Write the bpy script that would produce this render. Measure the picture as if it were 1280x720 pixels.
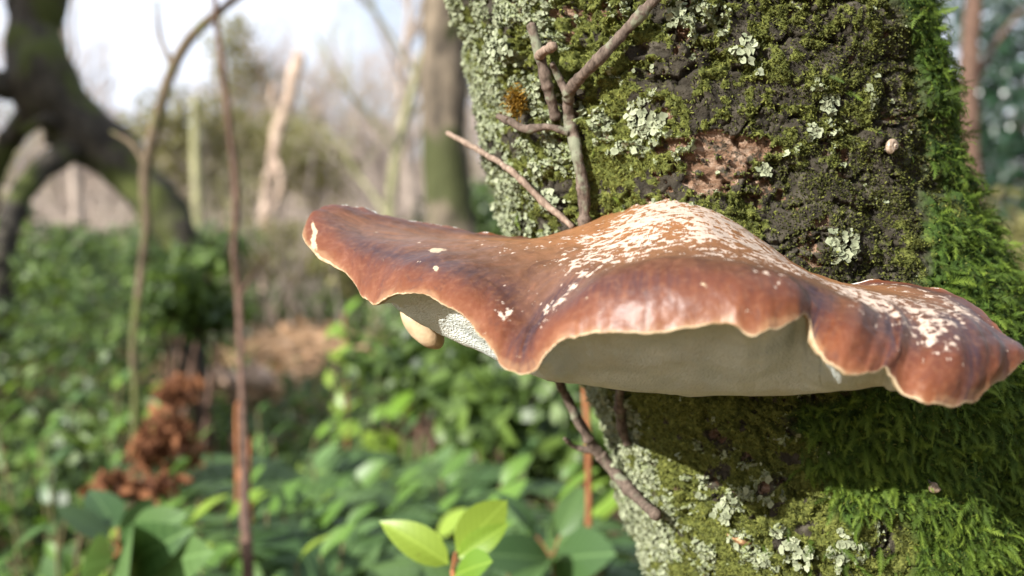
import bpy, math, random
import numpy as np
from mathutils import Vector, Matrix, Quaternion

R = math.radians
scene = bpy.context.scene
for o in list(bpy.data.objects):
    bpy.data.objects.remove(o)

# ------------------------------------------------------------------ camera
CAM = Vector((0.0, 0.0, 0.80))
PITCH = R(2.76)
LENS = 35.0
FPX = 1280 * LENS / 36.0
cam_d = bpy.data.cameras.new('camera')
cam_d.lens = LENS
cam_d.sensor_width = 36.0
cam_d.clip_start = 0.01
cam_d.clip_end = 2000
cam_d.dof.use_dof = True
cam_d.dof.focus_distance = 0.385
cam_d.dof.aperture_fstop = 6.4
cam = bpy.data.objects.new('camera', cam_d)
scene.collection.objects.link(cam)
cam.location = CAM
cam.rotation_euler = (R(90) - PITCH, 0, 0)
scene.camera = cam

# ------------------------------------------------------------------ light
SUN_EL = R(27)
SUN_AZ = R(226)          # clockwise from +Y
to_sun = Vector((math.sin(SUN_AZ) * math.cos(SUN_EL), math.cos(SUN_AZ) * math.cos(SUN_EL), math.sin(SUN_EL)))
world = bpy.data.worlds.new('World')
scene.world = world
world.use_nodes = True
wn = world.node_tree
for n in list(wn.nodes):
    wn.nodes.remove(n)
sky = wn.nodes.new('ShaderNodeTexSky')
sky.sky_type = 'NISHITA'
sky.sun_disc = False
sky.sun_elevation = SUN_EL
sky.sun_rotation = SUN_AZ
sky.air_density = 1.0
sky.dust_density = 3.0
sky.ozone_density = 1.0
bg = wn.nodes.new('ShaderNodeBackground')
bg.inputs['Strength'].default_value = 0.075
wo = wn.nodes.new('ShaderNodeOutputWorld')
tc = wn.nodes.new('ShaderNodeTexCoord')
cn = wn.nodes.new('ShaderNodeTexNoise')
cn.inputs['Scale'].default_value = 2.6
cn.inputs['Detail'].default_value = 6
cn.inputs['Roughness'].default_value = 0.6
wn.links.new(tc.outputs['Generated'], cn.inputs['Vector'])
cr = wn.nodes.new('ShaderNodeMapRange')
cr.interpolation_type = 'SMOOTHSTEP'
cr.inputs[1].default_value = 0.36
cr.inputs[2].default_value = 0.60
cr.inputs[3].default_value = 0.35
cr.inputs[4].default_value = 0.95
wn.links.new(cn.outputs['Fac'], cr.inputs[0])
cm = wn.nodes.new('ShaderNodeMix')
cm.data_type = 'RGBA'
wn.links.new(cr.outputs[0], cm.inputs[0])
wn.links.new(sky.outputs[0], cm.inputs[6])
cm.inputs[7].default_value = (7.6, 8.2, 9.4, 1)      # thin white winter cloud
wn.links.new(cm.outputs[2], bg.inputs[0])
wn.links.new(bg.outputs[0], wo.inputs[0])
sun_d = bpy.data.lights.new('sun', 'SUN')
sun_d.energy = 5.0
sun_d.angle = R(0.53)
sun_d.color = (1.0, 0.97, 0.925)
sun = bpy.data.objects.new('sun', sun_d)
scene.collection.objects.link(sun)
sun.rotation_euler = to_sun.to_track_quat('Z', 'Y').to_euler()
sun.location = (-3, -3, 4)

scene.view_settings.view_transform = 'Standard'
scene.view_settings.look = 'None'
scene.view_settings.exposure = 1.22
scene.view_settings.gamma = 1.0
scene.view_settings.use_curve_mapping = False
scene.render.engine = 'CYCLES'
scene.cycles.use_denoising = True
scene.cycles.max_bounces = 6
scene.cycles.diffuse_bounces = 3
scene.cycles.glossy_bounces = 2
scene.cycles.transmission_bounces = 3
scene.cycles.transparent_max_bounces = 4
scene.cycles.caustics_reflective = False
scene.cycles.caustics_refractive = False

# ------------------------------------------------------------------ helpers
COL = scene.collection
CP, SP = math.cos(PITCH), math.sin(PITCH)
NPCAM = np.array(CAM)


def P(px, py, d):
    """point seen at pixel (px,py) of the 1280x720 photo at depth d (numpy friendly)"""
    px = np.asarray(px, float); py = np.asarray(py, float); d = np.asarray(d, float)
    x = (px - 640) / FPX * d
    v = (360 - py) / FPX * d
    y = d * CP + v * SP
    z = -d * SP + v * CP
    return np.stack(np.broadcast_arrays(x, y, z), -1) + NPCAM


def V3(px, py, d):
    return Vector(P(px, py, d))


def project(V):
    q = V - NPCAM
    d = q[..., 1] * CP - q[..., 2] * SP
    v = q[..., 1] * SP + q[..., 2] * CP
    return 640 + q[..., 0] / d * FPX, 360 - v / d * FPX, d


def hash3(ix, iy, iz, seed):
    h = (ix.astype(np.int64) * 374761393 + iy.astype(np.int64) * 668265263 + iz.astype(np.int64) * 2147483647 + seed * 974634777) & 0xffffffff
    h = ((h ^ (h >> 13)) * 1274126177) & 0xffffffff
    h = ((h ^ (h >> 16)) * 2246822519) & 0xffffffff
    h = h ^ (h >> 15)
    return (h & 0xffffff) / float(0xffffff)


def vnoise(p, seed=0):
    """value noise 0..1 on (...,3)"""
    i = np.floor(p).astype(np.int64)
    f = p - i
    f = f * f * f * (f * (f * 6 - 15) + 10)
    r = 0
    for dx in (0, 1):
        wx = f[..., 0] if dx else 1 - f[..., 0]
        for dy in (0, 1):
            wy = f[..., 1] if dy else 1 - f[..., 1]
            for dz in (0, 1):
                wz = f[..., 2] if dz else 1 - f[..., 2]
                r = r + wx * wy * wz * hash3(i[..., 0] + dx, i[..., 1] + dy, i[..., 2] + dz, seed)
    return r


def fbm(p, octv=4, seed=0, gain=0.5):
    a, s, r = 1.0, 0.0, 0
    for k in range(octv):
        r = r + a * vnoise(p * (2.03 ** k) + 17.3 * k, seed + k * 13)
        s += a
        a *= gain
    return r / s


def worley(p, seed=0):
    """distance to nearest feature point and random id"""
    i = np.floor(p).astype(np.int64)
    best = np.full(p.shape[:-1], 9.0)
    idv = np.zeros(p.shape[:-1])
    for dx in (-1, 0, 1):
        for dy in (-1, 0, 1):
            for dz in (-1, 0, 1):
                c = i + np.array([dx, dy, dz])
                q = np.stack([hash3(c[..., 0], c[..., 1], c[..., 2], seed + k) for k in range(3)], -1) + c
                d = np.sqrt(((q - p) ** 2).sum(-1))
                m = d < best
                best = np.where(m, d, best)
                idv = np.where(m, hash3(c[..., 0], c[..., 1], c[..., 2], seed + 7), idv)
    return best, idv


def sstep(a, b, x):
    t = np.clip((x - a) / (b - a), 0, 1)
    return t * t * (3 - 2 * t)


def blob(px, py, cx, cy, rx, ry):
    return np.exp(-(((px - cx) / rx) ** 2 + ((py - cy) / ry) ** 2))


def np_mesh(name, V, F, smooth=True):
    V = np.asarray(V, np.float32).reshape(-1, 3)
    F = np.asarray(F, np.int32)
    k = F.shape[1]
    me = bpy.data.meshes.new(name)
    me.vertices.add(len(V))
    me.vertices.foreach_set('co', V.ravel())
    me.loops.add(F.size)
    me.loops.foreach_set('vertex_index', F.ravel())
    me.polygons.add(len(F))
    me.polygons.foreach_set('loop_start', np.arange(0, F.size, k, dtype=np.int32))
    me.polygons.foreach_set('loop_total', np.full(len(F), k, np.int32))
    me.polygons.foreach_set('use_smooth', np.full(len(F), smooth))
    me.update(calc_edges=True)
    me.validate()
    return me


def attr(me, name, data):
    a = me.attributes.new(name, 'FLOAT', 'POINT')
    a.data.foreach_set('value', np.asarray(data, np.float32).ravel())


def link(name, me, mat=None, parent=None, label=None, cat=None, group=None, kind=None):
    o = bpy.data.objects.new(name, me)
    COL.objects.link(o)
    if mat is not None and me is not None and len(me.materials) == 0:
        me.materials.append(mat)
    if parent is not None:
        o.parent = parent
        o.matrix_parent_inverse = parent.matrix_basis.inverted()
    if label: o['label'] = label
    if cat: o['category'] = cat
    if group: o['group'] = group
    if kind: o['kind'] = kind
    return o


def empty(name, loc, label, cat, group=None):
    o = bpy.data.objects.new(name, None)
    o.empty_display_size = 0.05
    COL.objects.link(o)
    o.location = loc
    o.matrix_basis = Matrix.Translation(Vector(loc))
    o['label'] = label
    o['category'] = cat
    if group: o['group'] = group
    return o


def grid_faces(nr, nc, wrap=False, flip=False):
    i = np.arange(nr - 1)[:, None]
    j = np.arange(nc if wrap else nc - 1)[None, :]
    a = i * nc + j
    b = i * nc + (j + 1) % nc
    c = (i + 1) * nc + (j + 1) % nc
    d = (i + 1) * nc + j
    F = np.stack([a, b, c, d], -1).reshape(-1, 4)
    return F[:, ::-1] if flip else F


def catmull(pts, n):
    """resample a polyline (k,m) with a Catmull-Rom curve to n points"""
    p = np.asarray(pts, float)
    p = np.vstack([2 * p[0] - p[1], p, 2 * p[-1] - p[-2]])
    u = np.linspace(0, len(p) - 3 - 1e-6, n)
    k = u.astype(int)
    t = (u - k)[:, None]
    a, b, c, d = p[k], p[k + 1], p[k + 2], p[k + 3]
    return 0.5 * (2 * b + (c - a) * t + (2 * a - 5 * b + 4 * c - d) * t ** 2 + (3 * b - a - 3 * c + d) * t ** 3)


class MB:
    def __init__(self):
        self.V = []; self.F = []; self.n = 0

    def add(self, V, F):
        V = np.asarray(V, float).reshape(-1, 3)
        self.V.append(V); self.F.append(np.asarray(F, int) + self.n); self.n += len(V)

    def tube(self, pts, rad, sides=6, seed=0, rough=0.0, cap=True):
        pts = np.asarray(pts, float); rad = np.asarray(rad, float)
        n = len(pts)
        T = np.gradient(pts, axis=0)
        T /= np.linalg.norm(T, axis=1)[:, None] + 1e-12
        up = np.array([0.31, 0.17, 0.93]) if abs(T[0, 2]) < 0.8 else np.array([1.0, 0.2, 0.1])
        N = np.zeros_like(pts)
        v = up - T[0] * (up @ T[0]); N[0] = v / np.linalg.norm(v)
        for i in range(1, n):
            v = N[i - 1] - T[i] * (N[i - 1] @ T[i]); N[i] = v / (np.linalg.norm(v) + 1e-12)
        B = np.cross(T, N)
        a = np.linspace(0, 2 * np.pi, sides, endpoint=False)
        rr = rad[:, None] * np.ones(sides)[None]
        ring = pts[:, None] + rr[..., None] * (np.cos(a)[None, :, None] * N[:, None] + np.sin(a)[None, :, None] * B[:, None])
        if rough > 0:
            s = 0.9 / max(rad.max(), 1e-6)
            ns = fbm(ring * s, 3, seed) - 0.5
            ring = pts[:, None] + (ring - pts[:, None]) * (1 + 2 * rough * ns[..., None])
        V = ring.reshape(-1, 3)
        F = grid_faces(n, sides, True)
        if cap:
            V = np.vstack([V, pts[0] - T[0] * rad[0] * .3, pts[-1] + T[-1] * rad[-1] * .5])
            a0 = np.arange(sides)
            b0 = (a0 + 1) % sides
            c0 = np.full(sides, n * sides)
            F1 = np.stack([b0, a0, c0, c0], -1)
            F2 = np.stack([a0 + (n - 1) * sides, b0 + (n - 1) * sides, c0 + 1, c0 + 1], -1)
            self.tri = True
            # caps as degenerate-free triangles stored apart
            self.T = getattr(self, 'T', [])
            self.T.append(np.vstack([F1[:, :3], F2[:, :3]]) + self.n)
        self.add(V, F)
        return self

    def mesh(self, name, smooth=True):
        V = np.vstack(self.V)
        F = np.vstack(self.F)
        if F.shape[1] == 4 and getattr(self, 'T', None):
            F = np.vstack([F[:, [0, 1, 2]], F[:, [0, 2, 3]]] + self.T)
        return np_mesh(name, V, F, smooth)


# ------------------------------------------------------------------ material helpers
class NT:
    def __init__(self, name):
        self.m = bpy.data.materials.new(name)
        self.m.use_nodes = True
        self.t = self.m.node_tree
        for n in list(self.t.nodes):
            self.t.nodes.remove(n)
        self.out = self.t.nodes.new('ShaderNodeOutputMaterial')

    def n(self, typ, **kw):
        nd = self.t.nodes.new('ShaderNode' + typ)
        for k, v in kw.items():
            if k.startswith('_'):
                setattr(nd, k[1:], v)
        for k, v in kw.items():
            if k.startswith('_'):
                continue
            key = int(k[1:]) if (k[0] == 'i' and k[1:].isdigit()) else k.replace('__', ' ')
            s = nd.inputs[key]
            if isinstance(v, bpy.types.NodeSocket):
                self.t.links.new(v, s)
            else:
                s.default_value = v
        return nd

    def attr(self, name):
        return self.n('Attribute', _attribute_name=name).outputs['Fac']

    def obj(self):
        return self.n('TexCoord').outputs['Object']

    def map(self, vec, scale):
        return self.n('Mapping', Vector=vec, Scale=scale).outputs[0]

    def noise(self, vec, scale, detail=4, rough=0.55, dist=0.0):
        return self.n('TexNoise', Vector=vec, Scale=scale, Detail=detail, Roughness=rough, Distortion=dist).outputs['Fac']

    def math(self, op, a, b=0.0, c=0.0, clamp=False):
        nd = self.n('Math', _operation=op, _use_clamp=clamp, i0=a, i1=b)
        if op in ('MULTIPLY_ADD', 'SMOOTH_MIN'):
            s = nd.inputs[2]
            if isinstance(c, bpy.types.NodeSocket): self.t.links.new(c, s)
            else: s.default_value = c
        return nd.outputs[0]

    def ss(self, v, a, b):
        return self.n('MapRange', _interpolation_type='SMOOTHSTEP', Value=v, i1=a, i2=b).outputs[0]

    def mix(self, f, a, b):
        nd = self.n('Mix', _data_type='RGBA')
        for key, v in ((0, f), (6, a), (7, b)):
            s = nd.inputs[key]
            if isinstance(v, bpy.types.NodeSocket): self.t.links.new(v, s)
            elif key == 0: s.default_value = v
            else: s.default_value = (*v, 1)
        return nd.outputs[2]

    def ramp(self, f, stops):
        nd = self.n('ValToRGB', Fac=f)
        e = nd.color_ramp.elements
        while len(e) < len(stops):
            e.new(0.5)
        for el, (p, c) in zip(e, stops):
            el.position = p
            el.color = (*c, 1)
        return nd.outputs[0]

    def bump(self, h, strength, dist, normal=None):
        nd = self.n('Bump', Height=h, Strength=strength, Distance=dist)
        if normal is not None: self.t.links.new(normal, nd.inputs['Normal'])
        return nd.outputs[0]

    def bsdf(self, color, rough=0.7, spec=0.3, normal=None, **kw):
        nd = self.n('BsdfPrincipled', Roughness=rough)
        nd.inputs['Specular IOR Level'].default_value = spec
        for s, v in (('Base Color', color), ('Normal', normal)):
            if v is None: continue
            if isinstance(v, bpy.types.NodeSocket): self.t.links.new(v, nd.inputs[s])
            else: nd.inputs[s].default_value = (*v, 1)
        for k, v in kw.items():
            nd.inputs[k.replace('__', ' ')].default_value = v
        return nd.outputs[0]

    def done(self, shader):
        self.t.links.new(shader, self.out.inputs['Surface'])
        return self.m


def leaf_mat(name, dark, light, rough=0.4, spec=0.5, trans=0.35, per='object'):
    t = NT(name)
    if per == 'object':
        r = t.n('ObjectInfo').outputs['Random']
    else:
        r = t.attr('tint')
    col = t.mix(r, dark, light)
    if per == 'object':
        sp = t.n('SeparateXYZ', Vector=t.obj())
        ax = t.math('ABSOLUTE', sp.outputs['X'])
        wv = t.math('SINE', t.math('MULTIPLY', t.math('SUBTRACT', sp.outputs['Y'], t.math('MULTIPLY', ax, .8)), 58.0))
        vein = t.math('MAXIMUM', t.ss(ax, .016, .004), t.math('MULTIPLY', t.ss(wv, .86, 1.0), .45))
        col = t.mix(t.math('MULTIPLY', vein, .5), col, tuple(min(1, c * 1.7 + .03) for c in light))
        sp2 = t.ss(t.noise(t.obj(), 7.0, 4, .7), .66, .72)
        col = t.mix(t.math('MULTIPLY', sp2, .55), col, (.12, .08, .03))
    nz = t.noise(t.obj(), 2.2 if per == 'object' else 60, 3)
    col = t.mix(t.math('MULTIPLY', nz, 0.35), col, tuple(c * 0.55 for c in dark))
    b = t.bsdf(col, rough, spec)
    tr = t.n('BsdfTranslucent', Color=t.mix(0.35, col, (light[0] * 1.6, light[1] * 1.5, light[2] * .8))).outputs[0]
    return t.done(t.n('MixShader', Fac=trans, i1=b, i2=tr).outputs[0])


def bark_mat(name, dark, light, scale=40, moss=None, moss_amt=0.5):
    t = NT(name)
    c = t.obj()
    n1 = t.noise(t.map(c, (1, 1, .45)), scale, 6, .65)
    col = t.ramp(n1, [(0.3, dark), (0.68, light)])
    if moss:
        n2 = t.noise(c, scale * .16, 5, .6)
        f = t.ss(n2, 0.62 - moss_amt * .3, 0.72 - moss_amt * .3)
        col = t.mix(f, col, t.mix(n1, tuple(x * .6 for x in moss), tuple(x * 1.3 for x in moss)))
    return t.done(t.bsdf(col, 0.85, 0.2, t.bump(n1, 0.8, 0.3 / scale)))


# ------------------------------------------------------------------ ground and far slope
rng = np.random.default_rng(7)


def terrain(x, y):
    p = np.stack([x * .5, y * .5, np.zeros_like(x)], -1)
    h = (fbm(p, 4, 3) - .5) * .22
    far = np.clip(y - 7, 0, None)
    az = x / np.maximum(y, 1.0)
    rise = .085 * sstep(.30, -.05, az) + .02
    h = h * sstep(0.2, 3, np.hypot(x, y)) + rise * np.clip(far, 0, 50) * sstep(0, 14, far) + (fbm(p * .12, 3, 8) - .5) * 3.0 * sstep(12, 60, y)
    h = h + .27 * np.exp(-((x + 1.12) / .75) ** 2 - ((y - 5.7) / .85) ** 2)      # low litter-covered bank
    return h


t = NT('woodland_floor')
litter = t.ramp(t.noise(t.obj(), 14, 6, .7), [(.3, (.08, .048, .026)), (.55, (.26, .155, .085)), (.72, (.44, .30, .19))])
green = t.ramp(t.noise(t.obj(), 25, 6, .7), [(.3, (.02, .035, .010)), (.7, (.08, .10, .030))])
bracken = t.ramp(t.noise(t.obj(), .9, 7, .72), [(.3, (.20, .16, .115)), (.5, (.35, .28, .215)), (.7, (.48, .40, .32))])
ysep = t.n('SeparateXYZ', Vector=t.obj()).outputs['Y']
col = t.mix(t.ss(t.noise(t.obj(), .8, 5, .6), .44, .6), litter, green)
dv = t.n('VectorMath', _operation='DISTANCE', i0=t.map(t.obj(), (1, .85, 0)), i1=(-1.12, 4.5, 0)).outputs['Value']
col = t.mix(t.ss(t.math('ADD', dv, t.math('MULTIPLY', t.noise(t.obj(), 3.0, 4), .6)), 1.35, .9), col, t.ramp(t.noise(t.obj(), 22, 6, .7), [(.3, (.16, .085, .04)), (.5, (.36, .22, .12)), (.7, (.52, .37, .24))]))
col = t.mix(t.ss(ysep, 7.0, 12.0), col, bracken)
m_ground = t.done(t.bsdf(col, .95, .1, t.bump(t.noise(t.obj(), 30, 6, .7), .9, .03)))

gx = np.concatenate([-np.geomspace(150, 6, 26), np.linspace(-5.9, 5.9, 90), np.geomspace(6, 150, 26)])
gy = np.concatenate([-np.geomspace(120, 4, 20), np.linspace(-3.8, 12, 110), np.geomspace(12.3, 180, 50)])
GX, GY = np.meshgrid(gx, gy)
GZ = terrain(GX, GY)
link('ground', np_mesh('ground', np.stack([GX, GY, GZ], -1), grid_faces(len(gy), len(gx))), m_ground, kind='structure')


def gz(x, y):
    return float(terrain(np.array([float(x)]), np.array([float(y)]))[0])


_gxs = np.linspace(-60, 60, 121); _gys = np.linspace(0, 70, 141)
_GH = terrain(*np.meshgrid(_gxs, _gys))


def gz_fast(x, y):
    return float(_GH[int(np.clip(round(y / .5), 0, 140)), int(np.clip(round(x + 60), 0, 120))])


# ------------------------------------------------------------------ the leaning trunk
TD = 0.52
tab_py = np.array([-700, -300, -100, 0, 50, 100, 150, 200, 250, 300, 350, 400, 450, 500, 560, 600, 650, 720, 900, 1400])
tab_L = np.array([430, 512, 552, 572, 584, 596, 604, 611, 620, 636, 658, 690, 722, 748, 768, 780, 792, 806, 835, 880])
tab_R = np.array([985, 1065, 1108, 1132, 1150, 1166, 1178, 1188, 1202, 1230, 1268, 1300, 1322, 1338, 1350, 1358, 1366, 1380, 1420, 1500])
tab_z = P(640, tab_py, TD)[:, 2]
o_ = np.argsort(tab_z)


def tr_axis(z):
    """centre x, radius of the trunk at height z"""
    L = np.interp(z, tab_z[o_], tab_L[o_]); Rr = np.interp(z, tab_z[o_], tab_R[o_])
    # smooth by averaging neighbours
    for dz in (-.012, .012, -.024, .024):
        L = L + np.interp(z + dz, tab_z[o_], tab_L[o_]); Rr = Rr + np.interp(z + dz, tab_z[o_], tab_R[o_])
    L /= 5; Rr /= 5
    aL = np.arctan((L - 640) / FPX); aR = np.arctan((Rr - 640) / FPX)
    am = (aL + aR) / 2; ah = (aR - aL) / 2
    cx = TD * np.tan(am)
    r = np.hypot(TD, cx) * np.sin(ah)
    up = np.clip(z - 1.35, 0, None)
    cx = np.where(z > 1.35, np.interp(1.35, [0, 9], [0, 0]) + cx, cx)
    return cx, r


z_lo, z_hi = P(640, 780, .45)[2], P(640, -60, .45)[2]
zr = np.concatenate([np.linspace(-0.12, z_lo, 60, endpoint=False), np.linspace(z_lo, z_hi, 470), np.linspace(z_hi, 3.4, 130)[1:]])
th_d = np.linspace(R(-100), R(100), 690)
th_b = np.linspace(R(100), R(260), 70)[1:-1]
th = np.concatenate([th_d, th_b])
NZ, NTH = len(zr), len(th)
cx_, r_ = tr_axis(zr)
# root flare
r_ = r_ + .05 * np.exp(-np.clip(zr, 0, None) / .12)
r_ = np.where(zr > 1.3, r_ * (1 - .08 * np.clip(zr - 1.3, 0, None)), r_)
TH, ZZ = np.meshgrid(th, zr)
CX = cx_[:, None] + 0 * TH
RB = r_[:, None] + 0 * TH


def tr_pos(rad):
    return np.stack([CX + rad * np.sin(TH), TD - rad * np.cos(TH), ZZ], -1)


B0 = tr_pos(RB)
PX, PY, _ = project(B0)
front = np.abs(TH) < R(100)
# large form
lump = (fbm(B0 * 18, 3, 21) - .5) * .016 + (fbm(B0 * 45, 3, 22) - .5) * .008
# horizontal fissures and plates of old birch bark
warp = (fbm(B0 * 30, 3, 31) - .5) * 1.2
pb = np.stack([TH * 5.2 + warp, ZZ * 0, ZZ * 62 + warp * 1.3], -1)
rid = np.abs(fbm(pb, 4, 33) - .5) * 2
crack = 1 - sstep(0.0, .10, rid)
crk2 = np.abs(fbm(np.stack([TH * 12 + warp, ZZ * 0, ZZ * 120 + warp], -1), 3, 36) - .5) * 2
crack2 = 1 - sstep(0.0, .09, crk2)
grain = fbm(B0 * 420, 3, 41) - .5
# ---- what grows where (zones of growth on the bark)
n_a = fbm(B0 * 55, 4, 51)
n_b = fbm(B0 * 130, 4, 52)
n_c = fbm(B0 * 30, 3, 53)
n_d = fbm(B0 * 300, 3, 57)
bare = (1.15 * blob(PX, PY, 1075, 262, 95, 50) + 1.2 * blob(PX, PY, 1150, 215, 60, 55) + .9 * blob(PX, PY, 1130, 60, 55, 90)
        + .8 * blob(PX, PY, 850, 75, 45, 30) + .9 * blob(PX, PY, 1110, 690, 40, 55) + .9 * blob(PX, PY, 830, 105, 60, 18) + .55 * blob(PX, PY, 1000, 60, 120, 110)
        + .9 * blob(PX, PY, 980, 250, 60, 40) + 1.0 * blob(PX, PY, 1090, 340, 110, 35) + .5 * blob(PX, PY, 930, 560, 160, 60))
wood = (1.2 * blob(PX, PY, 908, 188, 58, 32) + 1.0 * blob(PX, PY, 885, 228, 60, 24) + .9 * blob(PX, PY, 735, 12, 50, 14) + .8 * blob(PX, PY, 752, 48, 14, 26)
        + .9 * blob(PX, PY, 828, 150, 13, 22) + .8 * blob(PX, PY, 668, 205, 16, 20) + .7 * blob(PX, PY, 777, 240, 12, 26) + .6 * blob(PX, PY, 850, 610, 18, 14))
lich = (1.0 * sstep(760, 620, PX) * (PY < 360) + .75 * blob(PX, PY, 800, 150, 60, 45) + .6 * blob(PX, PY, 840, 20, 60, 40) + .45 * blob(PX, PY, 925, 70, 70, 50)
        + 1.1 * sstep(70, 0, PX - np.interp(PY, tab_py, tab_L)) * (PY > 400) + .8 * blob(PX, PY, 1010, 690, 70, 40) + .5 * blob(PX, PY, 900, 640, 120, 60) + .3)
fmoss = sstep(-26, 10, PX - np.interp(PY, [-60, 0, 60, 150, 230, 300, 360, 480, 520, 570, 640, 720, 800],
                                     [1112, 1118, 1140, 1186, 1180, 1178, 1170, 1120, 1020, 1030, 1060, 1110, 1130]) + (n_a - .5) * 120)
fmoss = fmoss * (1 - sstep(.35, .7, blob(PX, PY, 1105, 690, 50, 60)))
side_b = sstep(R(60), R(110), np.abs(TH))
omoss = np.clip(.80 + .5 * blob(PX, PY, 760, 190, 60, 70) + .35 * blob(PX, PY, 700, 60, 80, 60) + .3 * (PY > 480) - .12 * sstep(880, 1050, PX) * (PY < 400), 0, 1.3)
m_bare = sstep(.46, .70, bare * .72 + (n_a - .5) * 1.5 + (n_b - .5) * .9 + .02)
m_wood = sstep(.40, .60, wood * .66 + (n_a - .5) * 1.2 + (n_b - .5) * 1.3 + (n_d - .5) * 1.7 - .05)
m_lich = sstep(.50, .66, lich * .47 + (n_a - .5) * 1.0 + (n_b - .5) * 1.7 + (fbm(B0 * 260, 3, 55) - .5) * .9 + .05) * (1 - m_wood)
rz_ = sstep(860, 980, PX) * (PY < 420)
m_moss = sstep(.38, .62, omoss * .8 + (n_b - .5) * 1.6 * (1 - .35 * rz_) + (n_d - .5) * 1.5 * rz_ + .10 * rz_ - .05) * (1 - m_wood) * (1 - .62 * m_bare)
m_lich = m_lich * (1 - .75 * m_bare) * (1 - fmoss)
# crusty relief of lichen and cushions of moss
wd, wid = worley(B0 * 230, 61)
crust = (1 - np.clip(wd, 0, 1)) * .0022 * (.35 + wid)
wd2, wid2 = worley(B0[:, :] * 520, 63)
crumbs = (1 - np.clip(wd2, 0, 1)) * .0011 * (.3 + wid2)
cush = (n_b - .35) * .006
disp = lump - crack * .0045 * (1 - .5 * fmoss) - crack2 * .0018 * (1 - m_wood) + grain * .0012
disp = disp + m_lich * (crust + .0006) + m_moss * (cush * .7 + crumbs * 1.2) + fmoss * .004 * (.5 + n_a) - m_wood * .0035 - m_bare * .0012
TV = tr_pos(RB + disp)
nrm = np.cross(np.gradient(TV, axis=1), np.gradient(TV, axis=0))
nrm /= np.linalg.norm(nrm, axis=-1)[..., None] + 1e-12
if (nrm[NZ // 2, 345] @ np.array([0, -1, 0])) < 0:
    nrm = -nrm

t = NT('trunk_bark')
oc = t.obj()
nf = t.noise(oc, 330, 5, .7)
ng = t.noise(oc, 900, 3, .6)
nm = t.noise(oc, 120, 4, .6)
barkc = t.ramp(nm, [(.30, (.012, .010, .007)), (.52, (.038, .032, .022)), (.72, (.085, .074, .055))])
woodc = t.ramp(t.noise(t.map(oc, (1, 1, 3)), 150, 5, .7), [(.3, (.05, .026, .015)), (.5, (.17, .098, .058)), (.72, (.36, .27, .20))])
mossc = t.ramp(nf, [(.28, (.018, .022, .005)), (.5, (.075, .085, .017)), (.72, (.19, .20, .05))])
lichc = t.ramp(ng, [(.25, (.09, .11, .045)), (.5, (.22, .25, .125)), (.75, (.40, .43, .28))])
fmc = t.ramp(nf, [(.3, (.010, .022, .004)), (.7, (.05, .09, .012))])


def edge(a, amt=.8, k=.12):
    v = t.math('ADD', t.attr(a), t.math('MULTIPLY', t.math('SUBTRACT', nf, .5), amt))
    return t.ss(v, .5 - k, .5 + k)


col = t.mix(edge('m_moss'), barkc, mossc)
woodc = t.mix(t.ss(t.noise(oc, 260, 4, .7), .50, .66), woodc, barkc)
col = t.mix(edge('m_wood', 1.2, .2), col, woodc)
col = t.mix(edge('m_lich', .9), col, lichc)
col = t.mix(t.attr('m_fmoss'), col, fmc)
hgt = t.math('ADD', t.math('MULTIPLY', nf, 1.0), t.math('MULTIPLY', ng, .45))
m_trunk = t.done(t.bsdf(col, .88, .18, t.bump(hgt, .9, .0016)))

tree = empty('birch_tree', (float(cx_[0]), TD, 0.0), 'thick leaning mossy trunk carrying the big brown bracket fungus', 'tree')
me = np_mesh('trunk', TV, grid_faces(NZ, NTH, True))
for nme, dat in (('m_moss', m_moss), ('m_lich', m_lich), ('m_wood', m_wood), ('m_fmoss', fmoss)):
    attr(me, nme, dat)
trunk_o = link('trunk', me, m_trunk, tree)

fr = (np.abs(TH) < R(98)) & (ZZ > z_lo - .01) & (ZZ < z_hi + .01)
fi = np.argwhere(fr)
FV, FN = TV[fr], nrm[fr]
FPXY = np.stack(project(FV)[:2], -1)
FTH = TH[fr]
facing = np.einsum('ij,ij->i', FN, (NPCAM - FV) / np.linalg.norm(NPCAM - FV, axis=1)[:, None])


def on_trunk(px, py, off=0.0):
    """point of the bark seen at that pixel, lifted by off along the trunk's radius"""
    d2 = (FPXY[:, 0] - px) ** 2 + (FPXY[:, 1] - py) ** 2 + np.where(np.abs(FTH) > R(88), 1e5, 0)
    k = int(np.argmin(d2))
    a = FTH[k]
    return FV[k] + off * np.array([math.sin(a), -math.cos(a), 0]), np.array([math.sin(a), -math.cos(a), 0])


def sample_surface(weight, n, seed):
    g = np.random.default_rng(seed)
    w = weight[fr] * np.clip(facing + .25, 0, 1).clip(.0, 1) ** .5
    w = w / w.sum()
    k = g.choice(len(w), n, p=w)
    step_t = (th_d[1] - th_d[0]) * .12
    jit = g.normal(size=(n, 3)) * .0004
    return FV[k] + jit, FN[k], FTH[k], g


def tangent_frame(N, g):
    a = g.normal(size=N.shape)
    a -= N * np.einsum('ij,ij->i', a, N)[:, None]
    a /= np.linalg.norm(a, axis=1)[:, None]
    return a, np.cross(N, a)


def nz_(v):
    return v / (np.linalg.norm(v, axis=-1)[..., None] + 1e-12)


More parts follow.
